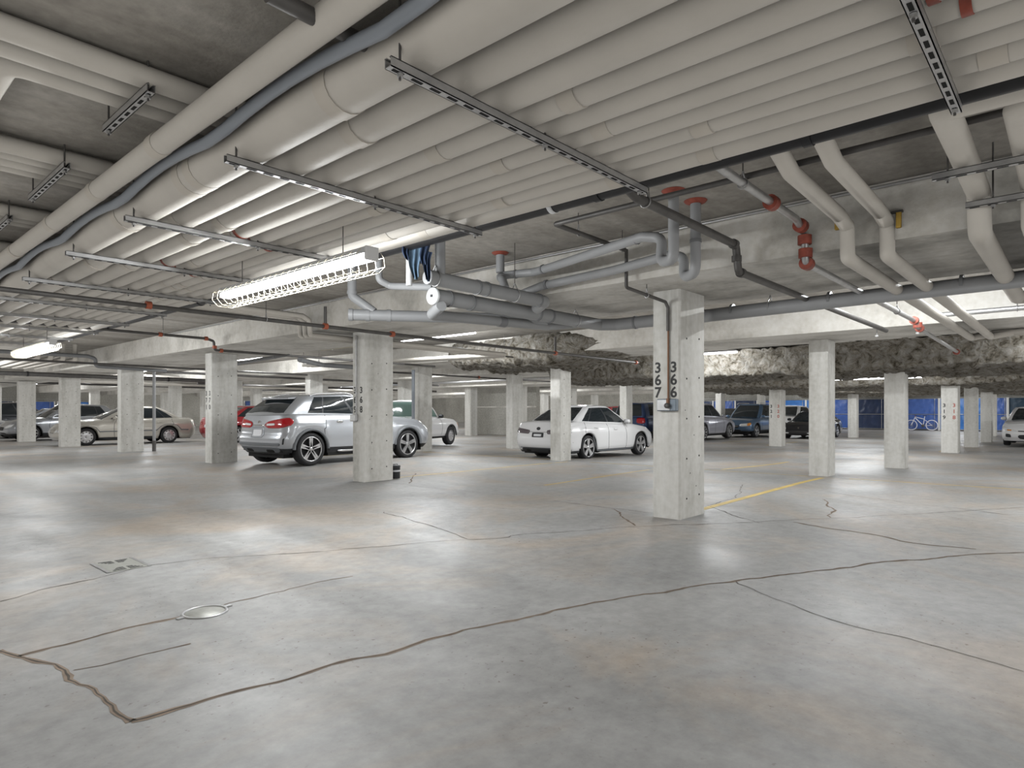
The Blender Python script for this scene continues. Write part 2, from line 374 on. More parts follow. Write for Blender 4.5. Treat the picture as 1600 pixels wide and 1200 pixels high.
WORDS = ['front', 'second', 'third', 'fourth', 'fifth', 'sixth', 'seventh']
for i in range(7):
    for j in range(2 if i else 7, 9):
        if (i, j) in done or (i, j) in ((4, 2), (6, 2)): continue
        if i == 3 and j == 5: 
            column(24.4, 24.9, 'concrete column at the left edge of the low core wall', wx=.55, wy=.45, top=2.5); continue
        nth = ['first', 'second', 'third', 'fourth', 'fifth', 'sixth', 'seventh', 'eighth', 'ninth'][j]
        zt = 2.2 if j == 2 and i > 1 else (SOF if i < 2 else 2.5)
        col(i, j, 'background concrete column, %s row back and %s along the garage' % (WORDS[i], nth), wx=.55, wy=.34, top=zt)
# ------------------------------------------------------------------ floor marks: cracks, stall lines, drain, cover
def ribbon(pts, w, dz, jit=0):
    P = [Vector(p) for p in pts]; Q = [P[0]]
    for a, b in zip(P, P[1:]):
        k = max(1, int((b-a).length/.045)) if jit else max(1, int((b-a).length/1.0))
        d = (b-a).normalized(); nrm = Vector((-d.y, d.x, 0))
        for i in range(1, k+1):
            q = a+(b-a)*(i/k); 
            if jit: q = q+nrm*(noise.noise(q*2.2)*jit*4.5+noise.noise(q*7)*jit*1.5+noise.noise(q*23)*jit*.7)
            Q.append(q)
    V = []
    for i, q in enumerate(Q):
        d = (Q[min(i+1, len(Q)-1)]-Q[max(i-1, 0)]).normalized(); nr = Vector((-d.y, d.x, 0))
        ww = max(w, .0009*math.hypot(q.x, q.y))*(.45+1.3*abs(noise.noise(q*6+Vector((3, 1, 7)))))/2 if jit else w/2
        for s in (-1, 1): V.append((q.x+nr.x*s*ww, q.y+nr.y*s*ww, floorz(q.x, q.y)+dz))
    return MB().add(V, [(2*i, 2*i+1, 2*i+3, 2*i+2) for i in range(len(Q)-1)])
def c1(*a): return [onfloor(x/2, 680+y/2) for x, y in a]
def c2(*a): return [onfloor(800+x/2, 680+y/2) for x, y in a]
CR = [(c1((410, 895), (500, 870), (600, 845), (760, 800), (900, 762), (1000, 728), (1100, 700), (1200, 680), (1300, 645), (1450, 610), (1600, 575))+c2((150, 545), (330, 508), (480, 492), (600, 465), (700, 455), (850, 435), (1000, 418), (1200, 395), (1400, 375), (1600, 365)), .014, 0),
      (c1((410, 895), (350, 865), (320, 820), (270, 785), (215, 765), (205, 735), (150, 710), (60, 690), (0, 672)), .017, 1),
      (c1((60, 690), (200, 660), (330, 625), (430, 600), (560, 567)), .014, 1), (c2((700, 458), (780, 495), (900, 540), (1000, 575), (1150, 615), (1300, 655), (1450, 695), (1600, 738)), .009, 0),
      (c1((0, 520), (120, 485), (300, 452), (440, 410), (600, 390), (830, 375), (1100, 355), (1400, 330), (1590, 319))+c2((0, 315), (250, 295), (400, 285), (530, 280), (770, 272), (1000, 260), (1200, 250), (1400, 238), (1600, 225)), .011, 0),
      (c2((880, 272), (1000, 293), (1120, 310), (1220, 330), (1330, 345), (1450, 357)), .016, 0), (c2((310, 230), (390, 283)), .014, 0), (c2((130, 205), (310, 228), (440, 245)), .012, 0),
      (c1((230, 735), (400, 700), (600, 655)), .007, 1), (c1((1200, 240), (1380, 295), (1460, 325)), .012, 0), (c2((610, 220), (690, 250), (770, 275)), .012, 0), (c2((620, 218), (700, 195), (720, 155)), .013, 0),
      (c1((1280, 150), (1300, 120)), .014, 0), (c1((1220, 150), (1450, 175), (1600, 190)), .01, 0), (c2((970, 200), (1000, 230), (1000, 258)), .014, 0), (c2((1000, 180), (1200, 208), (1420, 232), (1560, 250)), .012, 0),
      (c1((700, 530), (900, 480), (1100, 440)), .007, 1)]
for pts, w, tn in CR:
    if tn or w > .0135: 
        d = ribbon(pts, w*2.4, .0012, .012).build('crack_dust', M['crackt'], floor, fix=False)
    ribbon(pts, w*(.6 if w > .0125 or tn else .95), .0022, .012).build('crack', M['crack'], floor, fix=False)
def line(a, b, w=.09): ribbon([a, b], w, .0016).build('parking_line', M['yellow'], floor, fix=False)
V3 = lambda x, y: Vector((x, y, 0))
line(V3(7.25, 3.50), V3(12.55, 3.60), .10); line(V3(8.1, 6.55), V3(12.4, 6.75), .06); line(V3(13.1, 5.75), V3(17.2, 5.75), .08)
line(V3(12.75, 3.2), V3(12.95, -4.5), .07); line(V3(12.75, 3.9), V3(12.75, 8.9), .05); line(V3(7.2, 9.3), V3(12.4, 9.3), .06); line(V3(12.8, 9.6), V3(12.6, 14.9), .06)
line(V3(24.9, 3.55), V3(28.6, 3.5), .1); line(V3(13.2, .4), V3(17.2, .4), .08); line(V3(8, 15.3), V3(12.4, 15.3), .07); line(V3(25, 9.2), V3(28.6, 9.2), .09); line(V3(13.2, 12.0), V3(17.2, 12.0), .08); line(V3(26, 11.4), V3(30.5, 11.4), .08)
gc = [onfloor(147, 884), onfloor(167, 893), onfloor(230, 881), onfloor(214, 873)]
gx0, gx1 = min(p.x for p in gc), max(p.x for p in gc); gy0, gy1 = min(p.y for p in gc), max(p.y for p in gc)
gcx = onfloor(188, 883); ux, uy = .14, .21
e = empty('drain_grate', (gcx.x, gcx.y, 0), 0, 'rectangular slotted steel floor drain grate', 'grate')
MB().b2((-ux, -uy, .0005), (ux, uy, .004)).build('plate', M['brick'], e)
for sx in (-1, 1):
    MB().b2((sx*ux-.012, -uy, .003), (sx*ux+.012, uy, .006)).build('frame_bar', M['galv'], e)
for k in range(14):
    t = -uy+.03+k*(2*uy-.06)/13; h = abs(t)/uy*(ux-.02)
    for a, b in ((-h, -.012), (.012, h)):
        if h > .05: MB().b2((a, t-.006, .004), (b, t+.006, .0052)).build('slot', M['slot'], e)
mc = onfloor(320, 957); e = empty('cleanout_cover', (mc.x, mc.y, 0), 0, 'small round metal cleanout cover with a worn rim', 'cover')
MB().lathe([(0, .004), (.108, .004), (.112, .001)], seg=40).build('lid', M['brick'], e)
mb = MB().lathe([(.112, .001), (.113, .008), (.126, .008), (.13, .001)], seg=40); mb.build('rim', M['galv'], e)
for a in (.1, 3.24):
    MB().box((.14*math.cos(a), .14*math.sin(a), .004), (.05, .03, .006), a).build('lug', M['galv'], e)
# ------------------------------------------------------------------ fluorescent fixtures
def fixture(x, y0, y1, z, label, guard=0, hang=None, along='y', n=2, housing=True, wide=.11, dim=0):
    L = y1-y0
    e = empty('strip_light', (x, (y0+y1)/2, z), 0 if along == 'y' else -math.pi/2, label, 'light fixture', 'fluorescent strip lights')
    if housing:
        MB().add([(-wide*.55, -L/2, .03), (wide*.55, -L/2, .03), (wide*.32, -L/2, .085), (-wide*.32, -L/2, .085), (-wide*.55, L/2, .03), (wide*.55, L/2, .03), (wide*.32, L/2, .085), (-wide*.32, L/2, .085)],
             [(0, 1, 2, 3), (7, 6, 5, 4), (0, 4, 5, 1), (1, 5, 6, 2), (2, 6, 7, 3), (3, 7, 4, 0)]).build('housing', M['white'], e)
    for k in range(n):
        a = -L/2+L*k/n+.02; b = -L/2+L*(k+1)/n-.02
        for s in ((-1, 1) if guard else (-.7, .7)):
            MB().tube([(s*wide*.36, a, 0), (s*wide*.36, b, 0)], .017, 8).build('lamp_tube', M['tube'], e)
    for s in (-1, 1):
        la = bpy.data.lights.new('tube_light', 'AREA'); la.shape = 'RECTANGLE'; la.size = .02; la.size_y = L-.06; la.energy = TUBE*math.pi*.034*(L-.06)*(dim if dim else 1); la.color = (.96, .985, 1)
        lo = link('tube_light', la, e); lo.location = (s*(wide*.3+.026), 0, -.012); lo.rotation_euler = (0, -s*math.radians(50), 0)
    if guard:
        for yy in (-L/2-.01, L/2+.01):
            MB().b2((-wide*.5, yy-.012, -.02), (wide*.5, yy+.012, .08)).build('end_plate', M['white'], e)
        mb = MB()
        for s, zz in ((-.12, .02), (-.13, -.05), (.12, .02), (.13, -.05), (-.075, -.105), (.075, -.105), (0, -.11)): mb.tube([(s, -L/2, zz), (s, L/2, zz)], .0028, 5)
        mb.build('guard_rail', M['wire'], e)
        hoop = MB().tube([(-.09, 0, .05), (-.12, 0, .02), (-.13, 0, -.05), (-.075, 0, -.105), (.075, 0, -.105), (.13, 0, -.05), (.12, 0, .02), (.09, 0, .05)], .0026, 5).mesh('guard_hoop', M['wire'])
        k = int(L/.11)
        for i in range(k+1): h = link('guard_hoop', hoop, e); h.location = (0, -L/2+L*i/k, 0)
    if hang:
        for yy in (-L*.35, L*.35): MB().tube([(0, yy, .08), (0, yy, hang-z)], .004, 6).build('hanger_rod', M['dsteel'], e)
    return e
fixture(2.86, 3.98, 6.42, 2.35, 'lit caged strip light hanging beneath the big pipe bundle', guard=1, hang=CEIL)
fixture(2.92, 13.2, 15.7, 2.36, 'lit caged strip light beneath the pipe bundle at the far left', guard=1, hang=CEIL)
fixture(2.9, 22.3, 24.7, 2.36, 'distant strip light under the pipe bundle at the left edge', hang=CEIL)
for yy in (-5.2,): fixture(2.86, yy, yy+2.44, 2.35, 'strip light under the pipe bundle behind the viewer', hang=CEIL)
fixture(9.6, .70, 2.95, 2.94, 'long bright strip light above the grey drain pipe on the right', wide=.2)
fixture(9.9, 9.95, 12.3, 2.925, 'strip light beside the foam-wrapped beam end')
fixture(9.9, 19.0, 21.3, 2.925, 'strip light just right of the column stencilled 370')
fixture(9.9, 28.3, 30.6, 2.925, 'strip light over the trunk of the beige sedan')
fixture(9.9, 37.5, 39.8, 2.925, 'strip light of the first bay far beyond the beige sedan'); fixture(9.9, 46.6, 49, 2.925, 'farthest strip light of the first bay')
fixture(9.9, -8.4, -6.1, 2.925, 'strip light of the first bay outside the right edge')
p = at(651, 530, Z=2.74); fixture(p.x, p.y-.3, p.y+.5, 2.74, 'short strip light above the white pickup roof', hang=CEIL)
# second aisle
fixture(21.0, 3.4, 5.7, 2.16, 'strip light on the foam right of the pale column', hang=2.7, housing=True)
fixture(21.0, 12.9, 15.2, 2.7, 'strip light of the second aisle behind the white sedan', hang=CEIL); fixture(21.0, 21.8, 24.1, 2.7, 'strip light over the pickup hood', hang=CEIL)
fixture(21.0, 31, 33.3, 2.7, 'strip light of the second aisle far behind the red sedan', hang=CEIL); fixture(21.0, 40, 42.3, 2.7, 'farthest strip light of the second aisle', hang=CEIL); fixture(21.0, -5.6, -3.3, 2.16, 'strip light of the second aisle outside the right edge', hang=2.7)
for yy, t in ((6.4, 'strip light between foam beams above the black coupe'), (15.5, 'strip light above the blue van'), (24.6, 'strip light behind the low core wall'), (-2.4, 'strip light above the white hatchback')):
    fixture(31.8, yy, yy+2.3, 2.3 if yy < 12 else 2.7, t, hang=2.5 if yy < 12 else CEIL)
fixture(31.8, 34, 36.3, 2.7, 'strip light of the third bay far left', hang=CEIL)
for yy, t in ((4.5, 'far strip light in front of the bright blue tarp'), (13.2, 'far strip light above the blue crossover'), (22, 'far strip light left of the blue van'), (-4, 'far strip light outside the right edge')):
    fixture(44.8, yy, yy+2.3, 2.2 if yy < 12 else 2.7, t, hang=2.4 if yy < 12 else CEIL)
fixture(15.0, -1.6, .6, 2.62, 'strip light over the second stall row at the right edge', hang=2.75)
fixture(15.0, 17.5, 19.8, 2.8, 'strip light over the second stall row behind the column 368', hang=CEIL); fixture(15.0, 27, 29.3, 2.8, 'strip light over the red sedan', hang=CEIL); fixture(15.0, 6.2, 8.4, 2.62, 'strip light tucked between foam beams above the white sedan', hang=2.75)
# ================================================================== pipes
ORD = ['first', 'second', 'third', 'fourth', 'fifth', 'sixth', 'seventh', 'eighth', 'ninth', 'tenth', 'eleventh', 'twelfth', 'thirteenth', 'fourteenth']
def pipe(name, pts, r, mat, label, R=None, seg=14, group=None, cat='pipe', rings=(), ringmat=None, rr=1.12, rl=.05, hang=(), ends=None):
    """one run of pipe: tube, coupling rings at points along it, hanger rods up to the slab"""
    e = empty(name, pts[0], 0, label, cat, group)
    o = Vector(pts[0]); P = [Vector(p)-o for p in pts]
    MB().tube(fillet(P, r*1.6 if R is None else R, 6), r, seg).build('run', M[mat], e)
    for q in rings:
        q, d = (Vector(q[0])-o, Vector(q[1]).normalized())
        MB().tube([q-d*rl/2, q+d*rl/2], r*rr, seg).build('coupling', M[ringmat or mat], e)
    for q in hang:
        q = Vector(q); p = q-o; top = (q[2] if False else 0)
        zt = ceil_at(q.x, q.y)-o.z
        MB().tube([(p.x, p.y, p.z+r+.05), (p.x, p.y, zt)], .0045, 6).build('hanger_rod', M['dsteel'], e)
        d = hdir(P)
        mb = MB(); n = 14; nx = Vector((-d.y, d.x, 0))
        mb.tube([p+nx*(math.cos(a)*(r+.006))+Vector((0, 0, math.sin(a)*(r+.006)+(.05 if abs(math.sin(a)-1) < .05 else 0))) for a in [math.pi/2+2*math.pi*k/n for k in range(n+1)]], .006, 5)
        mb.build('hanger_loop', M['galv'], e)
    return e
def hdir(P):
    best = max(zip(P, P[1:]), key=lambda ab: (ab[1]-ab[0]).length); d = best[1]-best[0]; d.z = 0; return d.normalized()
def ceil_at(x, y):
    for a, b in ((5.8, 7.75), (11.7, 13.7)):
        if a <= x <= b: return SOF
    return CEIL
XA, YA = (1, 0, 0), (0, 1, 0)
# ---- trapeze struts under the bundle
SY = [.45, 2.11, 3.59, 5.25, 6.80, 8.45, 10.1, 11.7, 13.3, 14.9, 16.5]
SZ = 2.64
def strut(p0, p1, label, rods=(.03, .5, .97), top=CEIL, w=.042, slots=True, grp='slotted channel struts carrying pipes'):
    p0, p1 = Vector(p0), Vector(p1); L = (p1-p0).length; d = (p1-p0)/L
    e = empty('channel_strut', p0, math.atan2(d.y, d.x), label, 'strut', grp)
    t = .004
    # a C section, open at the top
    mb = MB()
    for lo, hi in (((0, -w/2, -w), (L, w/2, -w+t)), ((0, -w/2, -w), (L, -w/2+t, 0)), ((0, w/2-t, -w), (L, w/2, 0)), ((0, -w/2, -t), (L, -w/2+.012, 0)), ((0, w/2-.012, -t), (L, w/2, 0))): mb.b2(lo, hi)
    mb.build('channel', M['galv'], e)
    if slots:
        k = int(L/.1)
        sl = MB().b2((-.028, -.008, -w-.0015), (.028, .008, -w+.002)).mesh('slot', M['slot'])
        for i in range(k): s = link('slot', sl, e); s.location = (.05+i*(L-.1)/max(1, k-1), 0, 0)
    for f in rods:
        x = L*f
        MB().tube([(x, 0, -w-.03), (x, 0, top-p0.z)], .006, 6).build('threaded_rod', M['dsteel'], e)
        MB().lathe([(0, -.008), (.014, -.008), (.014, .008), (0, .008)], (x, 0, -w-.01), seg=6, sm=False).build('nut', M['galv'], e)
    return e
for i, y in enumerate(SY):
    strut((1.60, y, SZ), (3.63, y, SZ), 'channel strut under the pipe bundle, %s counting from the right edge' % ORD[i], slots=i < 7)
# ---- the bundle (runs along Y)
YB0, YB1 = -3.5, 17.3
BUN = [(1.45, .066, 'outermost'), (1.77, .125, 'widest'), (2.03, .112, 'third'), (2.27, .103, 'fourth'), (2.47, .085, 'fifth'), (2.66, .088, 'sixth'), (2.83, .07, 'seventh'),
       (2.995, .085, 'eighth'), (3.155, .066, 'ninth'), (3.32, .088, 'tenth'), (3.51, .088, 'eleventh')]
for i, (x, r, nm) in enumerate(BUN):
    z = SZ+r+.004 if i else SZ+.165
    lab = {'outermost': 'slim white insulated pipe at the outer left edge of the ceiling bundle', 'widest': 'widest white insulated pipe of the ceiling bundle, next to the grey conduit',
           'eleventh': 'white insulated pipe of the bundle right beside the black pipe'}.get(nm, '%s white insulated pipe of the ceiling bundle counting from its left edge' % nm)
    e = empty('insulated_pipe', (x, YB0, z), 0, lab, 'pipe', 'white insulated pipes of the ceiling bundle')
    # slightly wavy sleeve, drawn in between the struts
    ys = [YB0+(YB1-YB0)*k/60 for k in range(61)]
    pts = [(noise.noise(Vector((x*3, y*.4, 0)))*.012, y-YB0, noise.noise(Vector((x*5, y*.35, 4)))*.008) for y in ys]
    MB().tube(pts, [r*(1+.025*noise.noise(Vector((x*7, y*.9, 2)))) for y in ys], 18).build('sleeve', M['insul'], e)
    for k in range(5):
        y = YB0+random.uniform(.5, 13); q = interp([(a, b[0]) for a, b in zip(ys, pts)], y)
        MB().tube([(q, y-YB0-.05, 0), (q, y-YB0+.05, 0)], r*1.035+.002, 18, caps=True).build('joint_band', M['insul2'], e)
    if i in (4, 5, 6):
        for y in (4.75+.12*i, 6.2+.15*i, .8-.08*i):
            MB().tube([(0, y-YB0-.018, 0), (0, y-YB0+.018, 0)], r*1.06, 18).build('red_tape', M['red'], e)
# grey flexible conduit lying between the two leftmost pipes, sagging at each strut
pts = []
for k in range(90):
    y = YB0+(YB1-YB0)*k/89; pts.append((1.57+.008*math.sin(y*1.3), y, SZ+.09+.055*abs(math.sin(math.pi*(y-.45)/1.6))))
pipe('flexible_conduit', pts, .032, 'flex', 'ribbed grey flexible conduit clipped along the left edge of the bundle', R=0)
pipe('black_pipe', [(3.75, -3.5, 2.745), (3.75, 17.2, 2.745)], .064, 'black', 'long black drain pipe along the right edge of the bundle', rings=[((3.75, 2.55, 2.745), YA), ((3.75, 1.15, 2.745), YA), ((3.75, 9.2, 2.745), YA)], ringmat='black')
e = empty('pipe_clamp', (3.75, 2.95, 2.745), 0, 'white strap clamped around the black drain pipe', 'clamp'); MB().lathe([(.066, -.02), (.071, -.02), (.071, .02), (.066, .02)], axis='y', seg=20, closed=True).build('band', M['pvcw'], e)
# ---- pipes crossing near the slab on the upper left (run along X)
for gi, (Y, rs, z, s) in enumerate(((3.68, (.06, .06, .058), 2.957, (3.60, 4.32)), (5.28, (.058, .046, .05, .042), 2.957, (5.15, 6.15)), (7.02, (.055, .05, .05), 2.96, (6.9, 7.6)), (8.6, (.055, .05, .05), 2.96, (8.5, 9.2)), (10.3, (.055, .05, .05), 2.96, (10.2, 10.9)))):
    y = Y
    for k, r in enumerate(rs):
        x0 = -3.4
        pts = [(x0, y, z), (3.3, y, z)]
        if gi == 0 and k == 2: pts = [(.70, y+1.2, z), (.70, y, z), (3.3, y, z)]
        pipe('insulated_pipe', pts, r, 'insul', 'white insulated pipe crossing under the slab, %s of the %s cross group at upper left' % (ORD[k], ORD[gi]), group='cross pipes at the upper left', R=.1)
        y += r*2+.055
    strut((1.22, s[0], z-.064), (1.22, s[1], z-.064), 'short channel strut under the %s cross group of pipes at upper left' % ORD[gi], rods=(.06, .94))
# ---- grey PVC drains
g = 'grey plastic drain pipes'
pipe('drain_pipe', [(7.6, -3.0, 2.47), (7.6, 3.5, 2.40), (7.38, 3.6, 2.36), (7.36, 3.62, 0.0)], .08, 'pvc', 'large grey drain pipe running to the right behind the nearest column', R=.14, seg=20, group=g,
     rings=[((7.6, 3.2, 2.424), YA), ((7.6, 2.1, 2.437), YA), ((7.6, .9, 2.452), YA), ((7.6, .2, 2.46), YA)], ringmat='pvc2', rl=.03, rr=1.08, hang=[(7.6, 2.75, 2.43), (7.6, .3, 2.46)])
pipe('drain_pipe', [(4.42, 5.05, 2.40), (7.45, 5.05, 2.41), (7.6, 4.85, 2.41), (7.6, 3.75, 2.41)], .082, 'pvc', 'large grey drain pipe with a round white end cap', R=.1, seg=20, group=g,
     rings=[((4.62, 5.05, 2.40), XA), ((4.95, 5.05, 2.40), XA), ((6.1, 5.05, 2.405), XA), ((6.35, 5.05, 2.405), XA), ((7.6, 4.55, 2.41), YA)], ringmat='pvc2', rr=1.1, rl=.03, hang=[(6.9, 5.05, 2.41)])
e = empty('end_cap', (4.42, 5.05, 2.40), 0, 'round white cleanout cap on the end of the grey drain pipe', 'cap'); MB().lathe([(.0, -.03), (.088, -.03), (.092, -.02), (.092, .0)], axis='x', seg=24).build('disc', M['pvcw'], e); MB().box((-.035, 0, 0), (.012, .025, .025)).build('nut', M['plastic'], e)
pipe('drain_pipe', [(4.46, 4.98, 2.30), (4.55, 5.25, 2.24), (6.6, 5.3, 2.33), (7.0, 5.12, 2.38)], .058, 'pvc', 'slimmer grey drain pipe slung beneath the white-capped one', R=.08, group=g, rings=[((5.7, 5.28, 2.29), XA)], ringmat='pvc2', rl=.12)
pipe('drain_pipe', [(3.96, 4.62, 2.47), (5.72, 4.62, 2.46), (5.86, 4.85, 2.43)], .07, 'pvc', 'upper grey drain pipe behind the hanging blue cloth', R=.09, seg=18, group=g, rings=[((4.62, 4.62, 2.466), XA), ((4.75, 4.62, 2.466), XA), ((5.6, 4.62, 2.46), XA)], ringmat='pvc2', rl=.02, hang=[(4.06, 4.62, 2.47), (5.2, 4.62, 2.465)])
pipe('drain_riser', [(4.12, 4.62, 2.5), (4.12, 4.62, CEIL)], .052, 'pvc', 'grey vertical riser right of the hanging blue cloth', group=g)
pipe('drain_riser', [(4.05, 5.0, 2.45), (4.05, 5.0, CEIL)], .03, 'pvcw', 'thin white riser just left of the thick grey riser', group=g)
pipe('drain_pipe', [(4.48, 6.69, 2.38), (6.43, 5.15, 2.38)], .068, 'pvc', 'pale grey drain pipe running diagonally above the column 368', seg=18, group=g, rings=[((4.50, 6.67, 2.38), (1.95, -1.54, 0)), ((4.66, 6.55, 2.38), (1.95, -1.54, 0)), ((4.86, 6.39, 2.38), (1.95, -1.54, 0))], ringmat='pvc', rl=.05)
pipe('drain_riser', [(4.55, 6.72, CEIL), (4.55, 6.72, 2.62), (4.72, 6.5, 2.42)], .055, 'pvc', 'grey riser bending into the diagonal drain pipe', R=.08, group=g, rings=[((4.55, 6.72, 2.66), (0, 0, 1))], ringmat='pvc', rl=.04)
p = at(592, 430, z=7.2); pipe('drain_riser', [(p.x, p.y, CEIL), (p.x, p.y, 2.68), (p.x+.12, p.y-.06, 2.62), (4.5, 5.15, 2.52)], .04, 'pvc', 'short pale riser turning toward the capped drain pipe', R=.07, group=g)
# floor-drain traps above the first beam
F1 = (5.40, 5.02)
pipe('drain_pipe', [(5.40, 5.02, CEIL), (5.40, 5.02, 2.80)], .05, 'pvc', 'short grey stub under a red ceiling collar left of the traps', group=g)
pipe('drain_pipe', [(5.1, 4.66, 2.52), (5.2, 4.8, 2.66), (5.38, 5.03, 2.76), (5.50, 4.6, 2.76), (5.35, 4.2, 2.74), (5.0, 2.92, 2.75), (4.98, 2.72, 2.70), (4.95, 2.72, 2.48), (4.84, 2.54, 2.46), (4.84, 2.54, 2.6), (4.84, 2.54, CEIL)], .045, 'pvc',
     'upper grey trap pipe bending down under a red collar', R=.1, group=g, rings=[((5.25, 4.86, 2.69), (1, 1, .6)), ((5.44, 4.82, 2.76), (.3, -1, 0)), ((5.42, 4.4, 2.75), (-.3, -1, 0)), ((5.03, 3.0, 2.75), YA)], ringmat='pvc2', rl=.025)
pipe('drain_pipe', [(5.55, 5.0, 2.52), (5.62, 4.6, 2.62), (5.56, 3.6, 2.64), (5.44, 2.92, 2.66), (5.42, 2.74, 2.62), (5.38, 2.72, 2.42), (5.2, 2.52, 2.40), (5.2, 2.52, 2.6), (5.2, 2.52, CEIL)], .045, 'pvc',
     'lower grey trap pipe with a deep bend below the beam edge', R=.1, group=g, rings=[((5.6, 4.5, 2.625), YA), ((5.45, 3.0, 2.66), YA), ((5.2, 2.52, 2.68), (0, 0, 1))], ringmat='pvc2', rl=.03)
for (x, y), t in (((5.40, 5.02), 'left of the trap pipes'), ((4.84, 2.54), 'over the upper trap pipe'), ((5.2, 2.52), 'over the lower trap pipe'), ((4.12, 4.62), 'above the thick grey riser')):
    e = empty('pipe_collar', (x, y, CEIL), 0, 'rough red fire-stop collar on the ceiling %s' % t, 'collar', 'red ceiling collars')
    MB().lathe([(.05, -.03), (.085, -.018), (.10, -.002)], seg=18).build('ring', M['red'], e)
# ---- white insulated pairs at the right
g = 'white insulated pipes at the right'
for y, t, dx in ((1.44, 'left', 0), (1.18, 'right', .12)):
    pipe('insulated_pipe', [(2.2, y, 2.967), (3.75, y, 2.967), (4.35, y, 2.77), (5.45+dx, y, 2.74), (5.68+dx, y, 2.70), (5.70+dx, y, 2.45), (13.25, y, 2.45), (13.3, y-.3, 2.50), (13.3, -4, 2.55)], .056, 'insul', '%s pipe of the white insulated pair stepping under the first beam' % t, R=.04, seg=16, group=g)
for y, t in ((.56, 'left'), (.26, 'right')):
    pipe('insulated_pipe', [(4.02, -3.4, 2.80), (4.02, y, 2.80), (4.7, y, 2.78), (5.55, y, 2.74), (5.62, y, 2.47), (9.0, y, 2.46), (9.0, -3, 2.46)] if t == 'left' else [(4.25, -3.4, 2.80), (4.25, y, 2.80), (4.7, y, 2.78), (5.55, y, 2.74), (5.62, y, 2.47), (8.7, y, 2.46)], .072, 'insul', '%s thick white pipe elbowing down at the upper right corner' % t, R=.06, seg=16, group=g)
strut((4.78, -.9, 2.695), (4.78, .72, 2.695), 'channel strut under the thick white elbowed pipes at the right edge', rods=(.95,))
strut((5.42, -.9, 2.65), (5.42, .62, 2.65), 'smaller channel strut by the beam at the right edge', rods=(.9,))
# ---- sprinkler and service pipes
g = 'sprinkler pipes'
pipe('sprinkler_pipe', [(1.2, 2.33, 2.80), (3.6, 2.33, 2.78), (3.9, 2.33, 2.69), (5.60, 2.33, 2.69), (5.66, 2.33, 2.46), (11.4, 2.33, 2.47)], .034, 'dsteel', 'dark sprinkler pipe stepping down beneath the beam above the nearest column', R=.05, group=g,
     rings=[((5.56, 2.33, 2.69), XA), ((5.72, 2.33, 2.46), XA), ((5.62, 2.33, 2.57), (0, 0, 1))], ringmat='dsteel', rr=1.3, hang=[(4.02, 2.33, 2.69)])
pipe('sprinkler_pipe', [(3.2, 1.78, 2.80), (5.50, 1.78, 2.79), (5.72, 1.78, 2.72), (5.74, 1.78, 2.47), (10.6, 1.78, 2.47), (10.65, 1.78, 2.40), (15.6, 1.9, 2.38)], .03, 'galv', 'grey sprinkler pipe with red couplings in front of the beam', R=.05, group=g,
     rings=[((4.95, 1.78, 2.79), XA), ((5.62, 1.78, 2.76), XA), ((5.72, 1.78, 2.66), (0, 0, 1)), ((5.74, 1.78, 2.55), (0, 0, 1)), ((5.78, 1.78, 2.47), XA), ((10.4, 1.78, 2.47), XA), ((10.65, 1.78, 2.43), (0, 0, 1)), ((10.8, 1.78, 2.40), XA), ((15.3, 1.9, 2.38), XA)], ringmat='red', rr=1.9, rl=.075, hang=[(4.4, 1.78, 2.79), (9.3, 1.78, 2.47)])
pipe('branch_pipe', [(4.45, -3.4, 2.86), (4.45, 3.48, 2.85), (5.60, 3.48, 2.84)], .022, 'dsteel', 'thin dark pipe along the slab turning toward the column branch', R=.03, hang=[(4.45, 2.55, 2.85), (4.8, 3.48, 2.845), (5.55, 3.48, 2.84)], group=g)
pipe('conduit', [(5.66, 3.50, 2.86), (5.66, 3.50, 2.47), (6.44, 3.48, 2.42), (6.48, 3.47, 2.36), (6.48, 3.47, 2.1)], .018, 'dsteel', 'dark conduit dropping from the ceiling onto the nearest column', R=.03, hang=[(6.05, 3.49, 2.44)])
pipe('copper_pipe', [(6.488, 3.47, 2.12), (6.488, 3.47, 1.30)], .011, 'copper', 'vertical copper pipe down the face of the nearest column')
pipe('galvanised_conduit', [(5.74, -3.4, 2.985), (5.74, 9.0, 2.985), (5.74, 16, 2.985)], .013, 'galv', 'thin galvanised conduit along the top edge of the first beam', R=0)
g2 = 'long sprinkler lines across the bays'
pipe('sprinkler_pipe', [(-3, 8.2, 2.46), (13.8, 8.2, 2.40)], .027, 'dsteel', 'long sprinkler line passing above the column 368', R=0, group=g2, rings=[((2.75, 8.2, 2.45), XA), ((5.1, 8.2, 2.435), XA), ((6.3, 8.2, 2.43), XA), ((10.5, 8.2, 2.41), XA), ((13.7, 8.2, 2.40), XA)], ringmat='orange', rr=1.7, rl=.06, hang=[(4.2, 8.2, 2.44)])
pipe('sprinkler_drop', [(5.1, 8.2, 2.46), (5.1, 8.2, 2.72)], .022, 'dsteel', 'short vertical sprinkler stub with a red fitting near column 368', group=g2)
pipe('sprinkler_drop', [(10.5, 8.2, 2.42), (10.5, 8.2, 2.75)], .025, 'dsteel', 'dark vertical sprinkler stub before the foam beam', group=g2)
pipe('sprinkler_pipe', [(2.0, 13.1, 2.68), (5.45, 13.1, 2.66), (5.6, 13.1, 2.62), (5.62, 13.1, 2.44), (11.5, 13.1, 2.42)], .026, 'dsteel', 'sprinkler line with red elbows stepping under the beam left of column 370', R=.05, group=g2, rings=[((4.6, 13.1, 2.665), XA), ((5.45, 13.1, 2.66), XA), ((5.62, 13.1, 2.5), (0, 0, 1)), ((5.75, 13.1, 2.44), XA)], ringmat='orange', rr=1.6, rl=.06, hang=[(4.65, 13.1, 2.67)])
